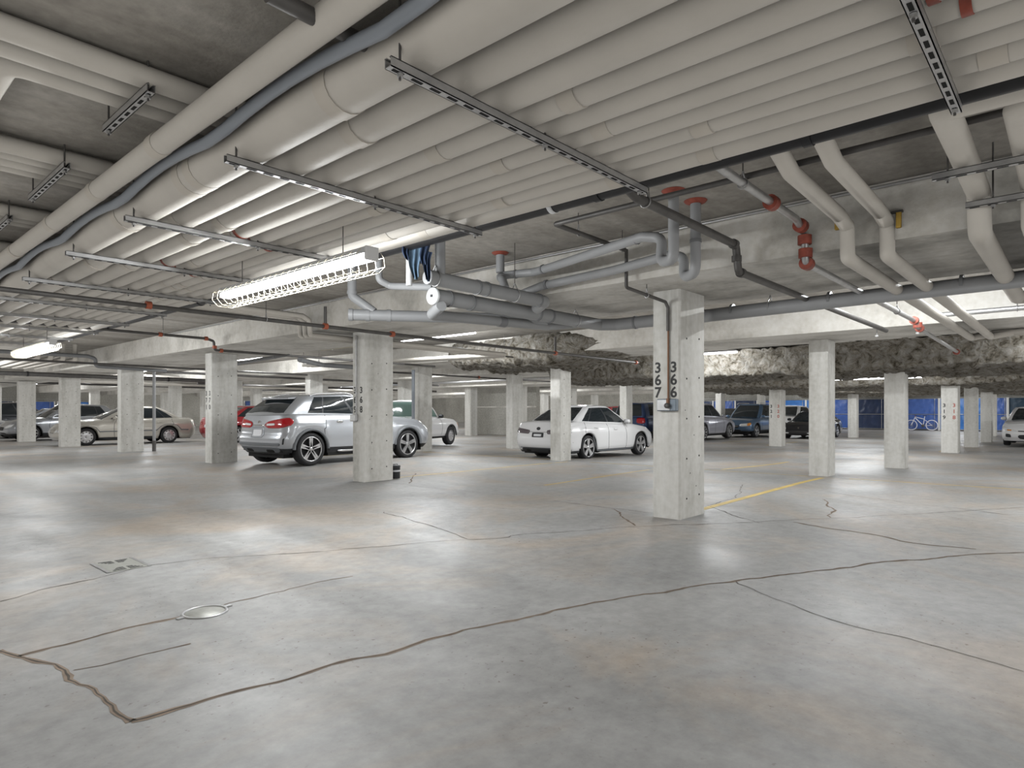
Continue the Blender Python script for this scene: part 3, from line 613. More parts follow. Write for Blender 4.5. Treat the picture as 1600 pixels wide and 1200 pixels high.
pipe('black_pipe', [(-3, 25.7, 2.46), (11.6, 25.7, 2.40)], .075, 'dsteel', 'thick dark pipe crossing at the far left above the beige sedan', group=g2, rings=[((1, 25.7, 2.44), XA), ((5, 25.7, 2.43), XA), ((9.3, 25.7, 2.41), XA)], ringmat='black')
pipe('sprinkler_pipe', [(0, 19.6, 2.5), (11.5, 19.6, 2.44)], .03, 'dsteel', 'sprinkler line crossing in front of the far left columns', group=g2)
pipe('sprinkler_pipe', [(11.3, 16.4, 2.45), (24, 16.4, 2.42)], .03, 'dsteel', 'sprinkler line with a red joint over the pickup', group=g2, rings=[((13.9, 16.4, 2.44), XA), ((16.5, 16.4, 2.44), XA)], ringmat='orange', rr=1.7)
pipe('sprinkler_pipe', [(8, 22.5, 2.5), (20, 22.5, 2.42)], .04, 'dsteel', 'dark pipe line behind the silver crossover roof', group=g2)
pipe('sprinkler_pipe', [(11.9, 29.5, 2.45), (26, 29.5, 2.42)], .05, 'dsteel', 'far dark pipe line above the red sedan', group=g2)
# white pipes over column 368, stepping under the beam
for k in range(3):
    y = 9.52+.15*k
    pipe('insulated_pipe', [(3.9, y, 2.78), (5.5, y, 2.76), (5.62, y, 2.70), (5.64, y, 2.46), (10.4+.15*k, y, 2.46), (10.42+.15*k, 18, 2.62)], .042, 'insul', '%s white pipe stepping under the beam beside column 368' % ORD[k], R=.04, group='white pipes above column 368')
# far-left manifold of white stubs
for k in range(5):
    x = 3.95+.28*k
    pipe('insulated_pipe', [(x, 20.6, CEIL), (x, 20.6, 2.62), (x, 25, 2.60)], .06, 'insul', 'short white vertical pipe at far left, %s of the row of five' % ORD[k], R=.05, group='row of white stubs at the far left')
pipe('grey_elbow_pipe', [(3.2, 20.4, 2.72), (5.3, 20.4, 2.72), (5.5, 20.4, 2.66), (5.5, 20.4, 2.45), (7.4, 20.6, 2.42)], .05, 'pvc2', 'grey elbowed pipe in front of the white stubs at far left', R=.1)
pipe('downpipe', [(7.2, 21.0, 2.40), (7.2, 21.0, .28)], .045, 'pvc', 'grey vertical downpipe beside the column before the beige sedan'); pipe('downpipe_boot', [(7.2, 21.0, .32), (7.2, 21.0, -.02)], .055, 'dsteel', 'dark iron boot at the foot of the grey downpipe')
pipe('downpipe', [(12.35, 15.05, 2.45), (12.35, 15.05, .02)], .05, 'flex', 'bluish grey downpipe beside the column behind column 368')
# clutter of far service lines
gf = 'far service pipes'
far = [([(8.2, 17.5, 2.86), (8.2, 26, 2.86)], .05, 'pvc', 'grey drain line in the first bay left of column 368'), ([(8.9, 13.5, 2.80), (8.9, 30, 2.80)], .04, 'insul', 'white service pipe in the first bay left of column 368'),
       ([(7.9, 13.8, 2.42), (9.2, 14.9, 2.42), (11.5, 15.1, 2.42)], .06, 'pvc2', 'dark grey angled drain above the silver crossover'), ([(8.6, 15.6, 2.70), (8.6, 20.2, 2.55)], .05, 'pvc2', 'dark grey sloping drain above the silver crossover'),
       ([(14.6, 13.2, 2.75), (14.6, 40, 2.75)], .07, 'insul', 'white pipe over the second stall row'), ([(15.2, 13.2, 2.8), (15.2, 40, 2.8)], .05, 'galv', 'galvanised line over the second stall row'),
       ([(19.6, 13.2, 2.7), (19.6, 45, 2.7)], .09, 'insul', 'wide white pipe over the second aisle'), ([(20.2, 13.2, 2.65), (20.2, 45, 2.65)], .06, 'dsteel', 'dark line over the second aisle'),
       ([(22.2, 13.2, 2.7), (22.2, 45, 2.7)], .07, 'galv', 'metal duct line over the second aisle'), ([(0, 30.5, 2.75), (11.5, 30.5, 2.75)], .06, 'insul', 'white line crossing beyond the beige sedan'),
       ([(8.0, 31.8, 2.5), (24, 31.8, 2.45)], .09, 'insul', 'thick white line far behind the beige sedan'), ([(0, 37.5, 2.6), (24, 37.5, 2.55)], .06, 'dsteel', 'farthest dark line at the left'),
       ([(9.2, 10.2, 2.52), (11.6, 10.2, 2.50)], .02, 'dsteel', 'short dark rod pipe pointing at the foam'), ([(8.1, 10.9, 2.62), (8.1, 13.2, 2.62)], .014, 'wire', 'thin white conduit right of column 368'),
       ([(7.9, -2.5, 2.62), (7.9, .6, 2.62), (9.4, .6, 2.62)], .03, 'pvcw', 'small white pipe above the sprinkler valve at right'), ([(10.9, -3, 2.60), (10.9, 1.6, 2.58)], .035, 'galv', 'grey line branching from the sprinkler valve at right')]
for pts, r, mt, lab in far:
    a, b = Vector(pts[0]), Vector(pts[1]); pipe('service_pipe', pts, r, mt, lab, group=gf, R=.08, hang=[a+(b-a)*.15, a+(b-a)*.8])
# ================================================================== cars
# local frame: x forward, y left, z up, ground at z = 0
def paint(name, c, metal=.3, rough=.28): return simple(name, c, rough, metal, coat=1)
def make_wheel(tr, tw, rim_r, style):
    """returns meshes (tyre, rim, recess); axis along y, outer face at +y"""
    h = tw/2
    ty = MB().lathe([(rim_r, h*.92), (rim_r+.015, h), (tr-.035, h*.98), (tr-.008, h*.8), (tr, h*.55), (tr, -h*.55), (tr-.008, -h*.8), (tr-.035, -h), (rim_r, -h*.9)], axis='y', seg=36, caps=False).mesh('tyre', M['rubber'])
    rc = MB().lathe([(0, h*.30), (rim_r*.97, h*.30), (rim_r*.99, h*.85)], axis='y', seg=28, caps=False).mesh('rim_recess', M['darkrim'])
    mb = MB(); mb.lathe([(rim_r*.92, h*.86), (rim_r*.94, h*.97), (rim_r*1.0, h*.97), (rim_r*1.02, h*.85)], axis='y', seg=32, caps=False)
    mb.lathe([(0, h*.93), (rim_r*.16, h*.92), (rim_r*.2, h*.7)], axis='y', seg=14, caps=False)
    def spoke(a, w0, w1, r0=.12, r1=.94, y=.86):
        ca, sa = math.cos(a), math.sin(a); P = []
        for rr, ww in ((r0*rim_r, w0), (r1*rim_r, w1)):
            for s in (-1, 1):
                for yy in (y*h, .55*h): P.append((rr*ca-s*ww*sa, yy, rr*sa+s*ww*ca))
        mb.add(P, [(0, 2, 6, 4), (1, 5, 7, 3), (0, 4, 5, 1), (2, 3, 7, 6), (4, 6, 7, 5), (0, 1, 3, 2)])
    if style == 'five':
        for k in range(5):
            for s in (-.105, .105): spoke(math.pi/2+k*2*math.pi/5+s, .026, .020)
    elif style == 'star':
        for k in range(5): spoke(math.pi/2+k*2*math.pi/5, .03, .062)
    elif style == 'multi':
        for k in range(10): spoke(k*2*math.pi/10, .016, .022)
    else:
        mb.lathe([(rim_r*.1, h*.8), (rim_r*.55, h*.93), (rim_r*.68, h*.85)], axis='y', seg=24, caps=False)
        for k in range(10): spoke(k*2*math.pi/10, .03, .045, .5)
    rm = mb.mesh('rim', M['alloy'])
    return ty, rm, rc
class Car:
    def __init__(s, P): s.P = P; s.ax = (P['L']/2-P['fo'], P['L']/2-P['fo']-P['wb']); s.Ra = P['tr']+P.get('gap', .055)
    def zbot(s, x): return interp(s.P['zb'], x/s.P['L']) if isinstance(s.P['zb'], list) else s.P['zb']
    def ztop(s, x): return interp(s.P['zt'], x/s.P['L'])
    def ring(s, xf, xr, h, p, rf, rfx, rr, rrx, bf, br, barrel=.012):
        bx = lambda x0, b, y: x0-b*(y/h)**2
        y1 = h-rf; y2 = h-rr
        xc = xf-bf*(y1/h)**2; xd = xr+br*(y2/h)**2
        xs, xe = xc-rfx, xd+rrx
        if p <= 1: y = y1*p; return xf-bf*(y/h)**2, y
        if p <= 2: a = (p-1)*math.pi/2; return xc-rfx*(1-math.cos(a)), y1+rf*math.sin(a)
        if p <= 3: t = p-2; return xs+(xe-xs)*t, h*(1-barrel*0*(2*t-1)**2)
        if p <= 4: a = (4-p)*math.pi/2; return xd+rrx*(1-math.cos(a)), y2+rr*math.sin(a)
        y = y2*(5-p); return xr+br*(y/h)**2, y
    def low(s, p, t):
        P = s.P; L, W = P['L'], P['W']
        xf = L/2-interp(P['fp'], t); xr = -L/2+interp(P['rp'], t); h = W/2*interp(P['hw'], t)
        x, y = s.ring(xf, xr, h, p, *P.get('lc', (.30, .34, .24, .26, .10, .07)))
        z0, z1 = s.zbot(x), s.ztop(x); z = z0+(z1-z0)*t
        if .9 < p < 4.1:
            for a in s.ax:
                d = abs(x-a)
                if d < s.Ra:
                    za = P['tr']+math.sqrt(s.Ra**2-d*d)*.985; ta = .84; zt = z0+(z1-z0)*ta
                    zt = max(zt, za+.01)
                    if t < ta and za > z0: z = za+(zt-za)*(t/ta)
                    y += P.get('flare', .012)*(1-t)*max(0, 1-(d/s.Ra)**4)
        return Vector((x, y, z))
    def green(s, p, t):
        P = s.P; L, W = P['L'], P['W']
        x, y = s.ring(interp(P['gf'], t)*L, interp(P['gr'], t)*L, W/2*interp(P['gw'], t), p, *P.get('gc', (.20, .16, .16, .12, .10, .06)))
        zb = s.ztop(x)-.012; zr = interp(P['roof'], x/L)
        return Vector((x, y, zb+(zr-zb)*t))
    def patch(s, c, name, mat, e, sides=(1, -1), surf='low', off=.006, rnd=.5, nu=10, nv=6, label=None):
        f = s.low if surf == 'low' else s.green
        out = []
        for sd in sides:
            V = []; n2 = nv+2; m2 = nu+2
            for j in range(n2+1):
                for i in range(m2+1):
                    edge = i in (0, m2) or j in (0, n2)
                    u = 2*(min(max(i-1, 0), nu))/nu-1; v = 2*(min(max(j-1, 0), nv))/nv-1
                    uu = u*math.sqrt(1-rnd*v*v/2); vv = v*math.sqrt(1-rnd*u*u/2)
                    a, b = (uu+1)/2, (vv+1)/2
                    p = (c[0][0]*(1-a)+c[1][0]*a)*(1-b)+(c[3][0]*(1-a)+c[2][0]*a)*b
                    t = (c[0][1]*(1-a)+c[1][1]*a)*(1-b)+(c[3][1]*(1-a)+c[2][1]*a)*b
                    def g(pp, tt):
                        k = 1
                        if pp > 5: pp = 10-pp; k = -1
                        if pp < 0: pp = -pp; k = -1
                        q = f(pp, min(1, max(0, tt))); return Vector((q.x, q.y*k, q.z))
                    q = g(p, t); d1 = g(p+.03, t)-g(p-.03, t); d2 = g(p, t+.03)-g(p, t-.03)
                    n = d1.cross(d2); n = n.normalized() if n.length > 1e-9 else Vector((0, 0, 1))
                    ctr = Vector((0, 0, q.z))
                    if n.dot(q-ctr) < 0: n = -n
                    q = q+n*(-.012 if edge else off)
                    V.append((q.x, q.y*sd, q.z))
            F = [(j*(m2+1)+i, j*(m2+1)+i+1, (j+1)*(m2+1)+i+1, (j+1)*(m2+1)+i) for j in range(n2) for i in range(m2)]
            o = MB().add(V, F, True).build(name, mat, e)
            if label: o['label'] = label
            out.append(o)
        return out
    def arch(s, a, dr):
        """points along a wheel arch edge on the body side"""
        pts = []
        for k in range(15):
            th = math.pi*k/14; x = a+(s.Ra+dr)*math.cos(th); z = s.P['tr']+(s.Ra+dr)*math.sin(th)*.985
            # find y on the body side at that x
            lo, hi = 1.0, 4.0
            for _ in range(24):
                m = (lo+hi)/2
                if s.low(m, .3).x > x: lo = m
                else: hi = m
            pts.append(Vector((x, s.low(lo, .12).y, max(z, s.P['tr']*.62))))
        return pts
def grid_side(f, ps, ts):
    V = [f(p, t) for t in ts for p in ps]; n = len(ps)
    return V, n
def car(label, x, y, heading, P, body, wheel='multi', scale=1.0, name='car', glass='glass', front='axle', z=None, cat='car', extras=()):
    C = Car(P); L, W = P['L'], P['W']
    hd = math.radians(heading)
    e = empty(name, (x, y, floorz(x, y) if z is None else z), hd, label, cat, 'parked cars')
    e.scale = (scale,)*3
    paintm = body
    # ---- lower body
    ps = [i/5 for i in range(5)]+[1+i/6 for i in range(6)]+[2+i/64 for i in range(64)]+[3+i/6 for i in range(6)]+[4+i/5 for i in range(6)]
    cl = P.get('clad', 0)
    ts = sorted(set([0, .04, .08, .14, .2, .27, .34, .42, .5, .58, .66, .74, .82, .88, .93, .97, 1.0]+([cl] if cl else [])))
    mb = MB(); V, n = grid_side(C.low, ps, ts); m = len(ts)
    for sd in (1, -1):
        b = len(mb.v); mb.v += [(v.x, v.y*sd, v.z) for v in V]
        for j in range(m-1):
            mb.mi = 1 if ts[j+1] <= cl+1e-6 else 0
            for i in range(n-1):
                q = (b+j*n+i, b+j*n+i+1, b+(j+1)*n+i+1, b+(j+1)*n+i); mb.face(q if sd > 0 else q[::-1], True)
        mb.mi = 0
        # top cap: rounded shoulder then in to the centre line
        base = [V[(m-1)*n+i] for i in range(n)]
        cols = (1.0, .97, .9, .75, .5, .25, 0)
        b = len(mb.v)
        for k in cols:
            for v in base:
                u = 1-k; mb.v.append((v.x if abs(v.y) > 0 else v.x, v.y*k*sd, v.z+P.get('camber', .05)*(1-k*k)*min(1, abs(v.y)/(W*.3))+.0))
        for j in range(len(cols)-1):
            for i in range(n-1):
                q = (b+j*n+i, b+j*n+i+1, b+(j+1)*n+i+1, b+(j+1)*n+i); mb.face(q if sd > 0 else q[::-1], True)
    # ---- greenhouse
    wins = P['win']; t0, t1 = P.get('wt', (.10, .90))
    gp = sorted(set([0, .3, .6, .9, 1, 1.25, 1.5, 1.75, 2]+[2+i/24 for i in range(25)]+[2+a for w_ in wins for a in w_]+[3.25, 3.5, 3.75, 4, 4.1, 4.4, 4.7, 5]))
    gt = sorted(set([0, .04, t0, .2, .35, .5, .65, .8, t1, .955, 1.0]))
    V, n = grid_side(C.green, gp, gt); m = len(gt)
    fA, rA = P.get('fA', 1.3), P.get('rA', 3.8)
    GL = {}
    for sd in (1, -1):
        b = len(mb.v); mb.v += [(v.x, v.y*sd, v.z) for v in V]
        for j in range(m-1):
            for i in range(n-1):
                pm, tm = (gp[i]+gp[i+1])/2, (gt[j]+gt[j+1])/2
                key = None
                if pm < fA and .04 < tm < .955: key = ('windshield', 0)
                elif pm > rA and P.get('rg', (t0, .93))[0] < tm < P.get('rg', (t0, .93))[1]: key = ('rear_window', 0)
                elif t0 < tm < t1:
                    for k, (a, c) in enumerate(wins):
                        if 2+a < pm < 2+c: key = ('side_window', (k, sd))
                    if key is None and wins and 2+wins[0][0] < pm < 2+wins[-1][1]: key = 'trim'
                q = (b+j*n+i, b+j*n+i+1, b+(j+1)*n+i+1, b+(j+1)*n+i); q = q if sd > 0 else q[::-1]
                if key is None: mb.mi = 0; mb.face(q, True)
                elif key == 'trim': mb.mi = 1; mb.face(q, True)
                else: GL.setdefault(key, []).append([mb.v[k] for k in q])
        mb.mi = P.get('roofmat', 0)
        base = [V[(m-1)*n+i] for i in range(n)]; b = len(mb.v); cols = (1, .96, .88, .7, .4, 0)
        for k in cols:
            for v in base: mb.v.append((v.x, v.y*k*sd, v.z+.035*(1-k*k)*min(1, abs(v.y)/(W*.25))))
        for j in range(len(cols)-1):
            for i in range(n-1):
                q = (b+j*n+i, b+j*n+i+1, b+(j+1)*n+i+1, b+(j+1)*n+i); mb.face(q if sd > 0 else q[::-1], True)
        mb.mi = 0
    import bmesh
    bo = mb.build('body', [paintm, M['plastic']], e, fix=False)
    bm = bmesh.new(); bm.from_mesh(bo.data); bmesh.ops.remove_doubles(bm, verts=bm.verts, dist=.0006); bmesh.ops.dissolve_degenerate(bm, dist=.0004, edges=bm.edges); bmesh.ops.recalc_face_normals(bm, faces=bm.faces); bm.to_mesh(bo.data); bm.free()
    for (nm, k), quads in GL.items():
        g = MB()
        for q in quads:
            bq = len(g.v); g.v += q; g.face((bq, bq+1, bq+2, bq+3), True)
        go = g.build(nm, M[glass], e, fix=False)
        bm = bmesh.new(); bm.from_mesh(go.data); bmesh.ops.remove_doubles(bm, verts=bm.verts, dist=.0006); bmesh.ops.recalc_face_normals(bm, faces=bm.faces); bm.to_mesh(go.data); bm.free()
    # ---- underbody
    ub = MB(); ub.b2((-L/2+.22, -W/2+.26, P.get('ug', .17)), (L/2-.25, W/2-.26, .62)); ub.b2((C.ax[1]+C.Ra+.03, -W/2+.06, P.get('ug', .17)+.02), (C.ax[0]-C.Ra-.03, W/2-.06, .45)); ub.b2((-L/2+.14, -W/2+.2, .3), (-L/2+.5, W/2-.2, .6)); ub.b2((L/2-.5, -W/2+.25, .3), (L/2-.2, W/2-.25, .55))
    ub.build('underbody', M['slot'], e)
    # ---- wheels
    ty, rm, rc = make_wheel(P['tr'], P['tw'], P['rim'], wheel)
    for a in C.ax:
        for sd in (1, -1):
            wo = link('wheel', ty, e); wo.location = (a, sd*(W/2-P['tw']/2-P.get('inset', .02)), P['tr']); wo.rotation_euler = (0, 0, 0 if sd > 0 else math.pi)
            link('rim', rm, wo); link('rim_recess', rc, wo)
    if P.get('archtrim'):
        for a in C.ax:
            for sd in (1, -1):
                q = C.arch(a, .012); mm = MB().tube([(v.x, v.y*sd, v.z) for v in q], P['archtrim'], 8); mm.build('arch_trim', M['gplastic'] if P.get('greytrim') else M['plastic'], e)
    # ---- lights, plate, handles, seams, mirrors
    for pt in P['patch']:
        nm, cs, mt = pt[:3]; kw = pt[3] if len(pt) > 3 else {}
        C.patch(cs, nm, M[mt] if isinstance(mt, str) else mt, e, **kw)
    for s_ in P.get('seams', ()):
        C.patch([(s_-.0016, .07), (s_+.0016, .07), (s_+.0016, .995), (s_-.0016, .995)], 'door_seam', M['slot'], e, nu=1, nv=14, off=.0015, rnd=0)
    for s_, t_ in P.get('handles', ()):
        C.patch([(s_-.022, t_-.03), (s_+.022, t_-.03), (s_+.022, t_+.025), (s_-.022, t_+.025)], 'door_handle', paintm if not P.get('chromeh') else M['chrome'], e, nu=6, nv=3, off=.022, rnd=.6)
    mp = C.low(P.get('mir', 2.2), 1.0)
    for sd in (1, -1):
        mmb = MB(); c = Vector((mp.x, sd*(mp.y+.11), mp.z+.07)); prof = [(0, -.1), (.055, -.085), (.08, -.04), (.085, .04), (.06, .085), (0, .1)]
        b = len(mmb.v); mmb.lathe(prof, (0, 0, 0), 'y', 12); mmb.v = [(c.x+v[0]*.9, c.y+v[1], c.z+v[2]*.85) for v in mmb.v]
        mmb.bar((mp.x, sd*(mp.y-.02), mp.z+.0), (c.x, c.y-sd*.04, c.z-.03), .05, .03)
        mmb.build('side_mirror', paintm if not P.get('bmir') else M['plastic'], e)
    for nm, lo, hi, mt in P.get('boxes', ()): MB().b2(lo, hi, .008).build(nm, M[mt] if isinstance(mt, str) else mt, e)
    return e
# ---- profile library -------------------------------------------------------
def sedan(L=4.65, W=1.78, H=1.45, **k):
    P = dict(L=L, W=W, wb=2.65, fo=.88, tr=.32, tw=.215, rim=.235, zb=.20, zt=[(-.5, .93), (-.46, .99), (-.36, 1.02), (-.2, .98), (.10, .94), (.22, .93), (.36, .85), (.46, .74), (.5, .66)],
             fp=[(0, .12), (.25, .03), (.55, .0), (.8, .05), (1, .20)], rp=[(0, .14), (.25, .03), (.5, .0), (.75, .04), (1, .10)], hw=[(0, .93), (.15, .985), (.45, 1.0), (.7, .99), (.9, .955), (1, .90)],
             gf=[(0, .235), (.5, .145), (1, .035)], gr=[(0, -.385), (.5, -.315), (.85, -.25), (1, -.21)], gw=[(0, .88), (.4, .83), (.8, .74), (1, .655)], roof=[(-.3, H-.06), (-.2, H-.02), (-.08, H), (.02, H-.01), (.06, H-.04)],
             win=[(.03, .40), (.43, .80), (.815, .93)], seams=(2.33, 2.56, 2.84), handles=((2.47, .80), (2.72, .82)), mir=2.31)
    P['patch'] = [('taillight', [(3.35, .66), (4.45, .70), (4.45, .86), (3.45, .88)], 'lampred'), ('headlight', [(.62, .62), (1.62, .66), (1.75, .86), (.75, .80)], 'lampclear'), ('grille', [(-.45, .44), (.45, .44), (.5, .70), (-.5, .70)], 'plastic', dict(sides=(1,))),
                  ('lower_grille', [(-.7, .12), (.7, .12), (.6, .30), (-.6, .30)], 'plastic', dict(sides=(1,))), ('license_plate', [(4.78, .56), (5.22, .56), (5.22, .70), (4.78, .70)], 'plate', dict(sides=(1,), rnd=.1))]
    P.update(k); return P
def suv(L=4.45, W=1.82, H=1.52, **k):
    P = dict(L=L, W=W, wb=2.70, fo=.90, tr=.345, tw=.235, rim=.255, zb=.25, zt=[(-.5, 1.03), (-.45, 1.07), (-.2, 1.05), (.10, 1.01), (.20, 1.0), (.36, .93), (.46, .83), (.5, .74)],
             fp=[(0, .14), (.25, .03), (.55, .0), (.8, .05), (1, .22)], rp=[(0, .16), (.22, .02), (.42, .0), (.5, .05), (.75, .07), (1, .13)], hw=[(0, .93), (.15, .985), (.45, 1.0), (.7, .99), (.9, .955), (1, .90)],
             gf=[(0, .21), (.5, .125), (1, .03)], gr=[(0, -.475), (.5, -.43), (.85, -.385), (1, -.36)], gw=[(0, .88), (.4, .84), (.8, .76), (1, .68)], roof=[(-.42, H-.09), (-.3, H-.04), (-.1, H), (.0, H-.005), (.06, H-.04)],
             gc=(.20, .16, .18, .16, .10, .08), win=[(.03, .36), (.39, .70), (.715, .86)], seams=(2.30, 2.54, 2.80), handles=((2.46, .80), (2.70, .82)), mir=2.28, clad=.14, archtrim=.024)
    P['patch'] = [('taillight', [(3.30, .66), (4.35, .68), (4.35, .86), (3.45, .90)], 'lampred'), ('headlight', [(.62, .62), (1.62, .66), (1.75, .86), (.75, .82)], 'lampclear'), ('grille', [(-.5, .44), (.5, .44), (.55, .74), (-.55, .74)], 'plastic', dict(sides=(1,))),
                  ('lower_grille', [(-.7, .10), (.7, .10), (.6, .26), (-.6, .26)], 'plastic', dict(sides=(1,))), ('license_plate', [(4.74, .52), (5.26, .52), (5.26, .66), (4.74, .66)], 'plate', dict(sides=(1,), rnd=.1))]
    P.update(k); return P
PA = {k: paint('paint_'+k, c, mt) for k, (c, mt) in dict(silver=((.50, .52, .55), .55), white=((.80, .80, .80), 0), beige=((.56, .53, .47), .35), red=((.42, .02, .03), .15), maroon=((.18, .02, .03), .2), blue=((.10, .17, .27), .35), navy=((.03, .06, .15), .3),
      black=((.018, .018, .02), .1), greysilver=((.42, .44, .47), .5), dark=((.04, .045, .055), .3), lilac=((.52, .53, .60), .5)).items()}
# 1 silver crossover, tail towards us
P = suv(L=4.32, W=1.80, H=1.50, greytrim=1, chromeh=1, clad=.15, fo=.90, archtrim=.034)
P['patch'] = [('taillight', [(3.12, .70), (4.62, .64), (4.66, .84), (3.25, .93)], 'lampred', dict(rnd=.75, off=.012, nu=14)), ('reversing_lamp', [(4.15, .735), (4.55, .725), (4.55, .775), (4.15, .785)], 'lampclear', dict(rnd=.3, off=.017)),
              ('headlight', [(.62, .62), (1.72, .66), (1.9, .88), (.75, .82)], 'lampclear'), ('grille', [(-.5, .44), (.5, .44), (.55, .74), (-.55, .74)], 'plastic', dict(sides=(1,))),
              ('lower_bumper', [(3.9, .035), (6.1, .035), (6.1, .20), (3.9, .20)], 'gplastic', dict(sides=(1,), rnd=.35, off=.012, nu=24)), ('bumper_trim', [(3.75, .225), (6.25, .225), (6.25, .30), (3.75, .30)], 'gplastic', dict(sides=(1,), rnd=.2, off=.008, nu=24)),
              ('exhaust_tip', [(4.20, .06), (4.62, .06), (4.58, .135), (4.25, .135)], 'slot', dict(rnd=.4, off=.02)), ('air_vent', [(3.55, .26), (3.63, .26), (3.58, .40), (3.48, .42)], 'plastic', dict(rnd=.2)),
              ('tailgate_strip', [(4.68, .725), (5.32, .725), (5.32, .75), (4.68, .75)], 'chrome', dict(sides=(1,), rnd=.1, off=.014)), ('plate_recess', [(4.66, .42), (5.34, .42), (5.34, .70), (4.66, .70)], 'greyrec', dict(sides=(1,), rnd=.3, off=.004)),
              ('license_plate', [(4.76, .46), (5.24, .46), (5.24, .63), (4.76, .63)], 'plate', dict(sides=(1,), rnd=.08, off=.018)), ('emblem', [(4.93, .78), (5.07, .78), (5.07, .85), (4.93, .85)], 'chrome', dict(sides=(1,), rnd=1, off=.012)),
              ('sill_trim', [(2.22, .015), (2.72, .015), (2.72, .06), (2.22, .06)], 'alloy', dict(rnd=.1, off=.02))]
M['greyrec'] = simple('silver_recess', (.40, .42, .45), .35, .5)
A = onfloor(487, 728); B = onfloor(638, 715); hd = math.atan2(B.y-A.y, B.x-A.x)
def place_by_wheel(P, A, hd, sc, side, axle):
    """car origin so that its wheel (axle 0 front, 1 rear; side +1 left, -1 right) stands at A"""
    ax = P['L']/2-P['fo'] if axle == 0 else P['L']/2-P['fo']-P['wb']
    lx, ly = ax*sc, side*(P['W']/2-.02)*sc
    return A.x-lx*math.cos(hd)+ly*math.sin(hd), A.y-lx*math.sin(hd)-ly*math.cos(hd)
sc = (B-A).length/P['wb']; ox, oy = place_by_wheel(P, A, hd, sc, -1, 1)
suv1 = car('silver crossover with red tail lamps parked behind column 368', ox, oy, math.degrees(hd), P, PA['silver'], 'five', sc, 'crossover_car', z=A.z)
# roof spoiler on it
C1 = Car(P)
q = C1.green(5, .93)
MB().add([(q.x+.30, -.52, q.z+.035), (q.x+.30, .52, q.z+.035), (q.x-.13, .50, q.z+.0), (q.x-.13, -.50, q.z+.0), (q.x+.30, -.52, q.z-.0), (q.x+.30, .52, q.z-.0), (q.x-.12, .50, q.z-.03), (q.x-.12, -.50, q.z-.03)],
         [(0, 1, 2, 3), (7, 6, 5, 4), (0, 4, 5, 1), (1, 5, 6, 2), (2, 6, 7, 3), (3, 7, 4, 0)]).build('roof_spoiler', PA['silver'], suv1)
for sd in (1, -1):
    pts = [C1.green(2.12+k*.12, .985) for k in range(8)]; MB().tube([(v.x, sd*(v.y+.01), v.z+.035*(1-(2*k/7-1)**6)) for k, v in enumerate(pts)], .013, 8).build('roof_rail', M['galv'], suv1)
# 2 white sedan, tail towards us
P = sedan(L=4.65, W=1.78, H=1.45, tr=.325, rim=.245, clad=.075, wt=(.10, .90))
P['patch'] = [('taillight', [(3.45, .70), (4.52, .66), (4.55, .80), (3.62, .86)], 'lampdark', dict(rnd=.35, off=.012)), ('headlight', [(.62, .62), (1.72, .66), (1.9, .86), (.75, .80)], 'lampclear'), ('grille', [(-.5, .44), (.5, .44), (.5, .66), (-.5, .66)], 'plastic', dict(sides=(1,))),
              ('diffuser', [(4.0, .03), (6.0, .03), (6.0, .16), (4.0, .16)], 'plastic', dict(sides=(1,), rnd=.3, off=.01, nu=20)), ('bumper_trim', [(3.9, .165), (6.1, .165), (6.1, .185), (3.9, .185)], 'gplastic', dict(sides=(1,), rnd=.1, off=.008, nu=20)), ('exhaust_tip', [(4.25, .05), (4.52, .05), (4.5, .12), (4.28, .12)], 'slot', dict(rnd=.6, off=.022)),
              ('plate_frame', [(4.70, .56), (5.30, .56), (5.30, .72), (4.70, .72)], 'plastic', dict(sides=(1,), rnd=.1, off=.01)), ('license_plate', [(4.80, .59), (5.20, .59), (5.20, .67), (4.80, .67)], 'plate', dict(sides=(1,), rnd=.1, off=.016)),
              ('emblem', [(4.90, .80), (5.10, .80), (5.10, .90), (4.90, .90)], 'plastic', dict(sides=(1,), rnd=1, off=.012)), ('trunk_seam', [(4.05, .735), (5.95, .735), (5.95, .745), (4.05, .745)], 'slot', dict(sides=(1,), rnd=0, off=.002, nu=20)), ('sill_trim', [(2.2, .01), (2.76, .01), (2.76, .05), (2.2, .05)], 'gplastic', dict(rnd=.1, off=.014))]
A = Vector((14.1, 9.87, 0)); ox, oy = place_by_wheel(P, A, math.radians(-.5), 1.0, -1, 1)
car('white sedan with dark tail lamps and round badge behind a column', ox, oy, -.5, P, PA['white'], 'star', 1.0, 'sedan_car')
# 3 white pickup, nose to the right
P = suv(L=5.0, W=1.80, H=1.66, wb=3.0, fo=.86, tr=.36, tw=.235, rim=.21, zb=.36, ug=.28, zt=[(-.5, 1.06), (-.22, 1.06), (.12, 1.04), (.2, 1.03), (.33, 1.0), (.44, .95), (.5, .88)], gf=[(0, .205), (.5, .155), (1, .085)], gr=[(0, -.14), (.8, -.12), (1, -.105)],
        roof=[(-.2, 1.63), (-.05, 1.66), (.05, 1.65), (.12, 1.61)], win=[(.06, .62), (.67, .97)], seams=(2.28, 2.52), handles=((2.48, .8),), clad=0, bmir=1, mir=2.29)
P['patch'] = [('headlight', [(.62, .58), (1.05, .60), (1.05, .80), (.62, .80)], 'lampclear'), ('turn_signal', [(1.10, .58), (1.75, .60), (1.75, .84), (1.10, .80)], 'amber', dict(rnd=.2)), ('grille', [(-.55, .5), (.55, .5), (.55, .78), (-.55, .78)], 'plastic', dict(sides=(1,))), ('bumper', [(-1.6, .04), (1.6, .04), (1.6, .34), (-1.6, .34)], 'white', dict(sides=(1,), off=.04, nu=24, rnd=.2)),
              ('taillight', [(3.5, .55), (4.0, .55), (4.0, .9), (3.5, .9)], 'lampred')]
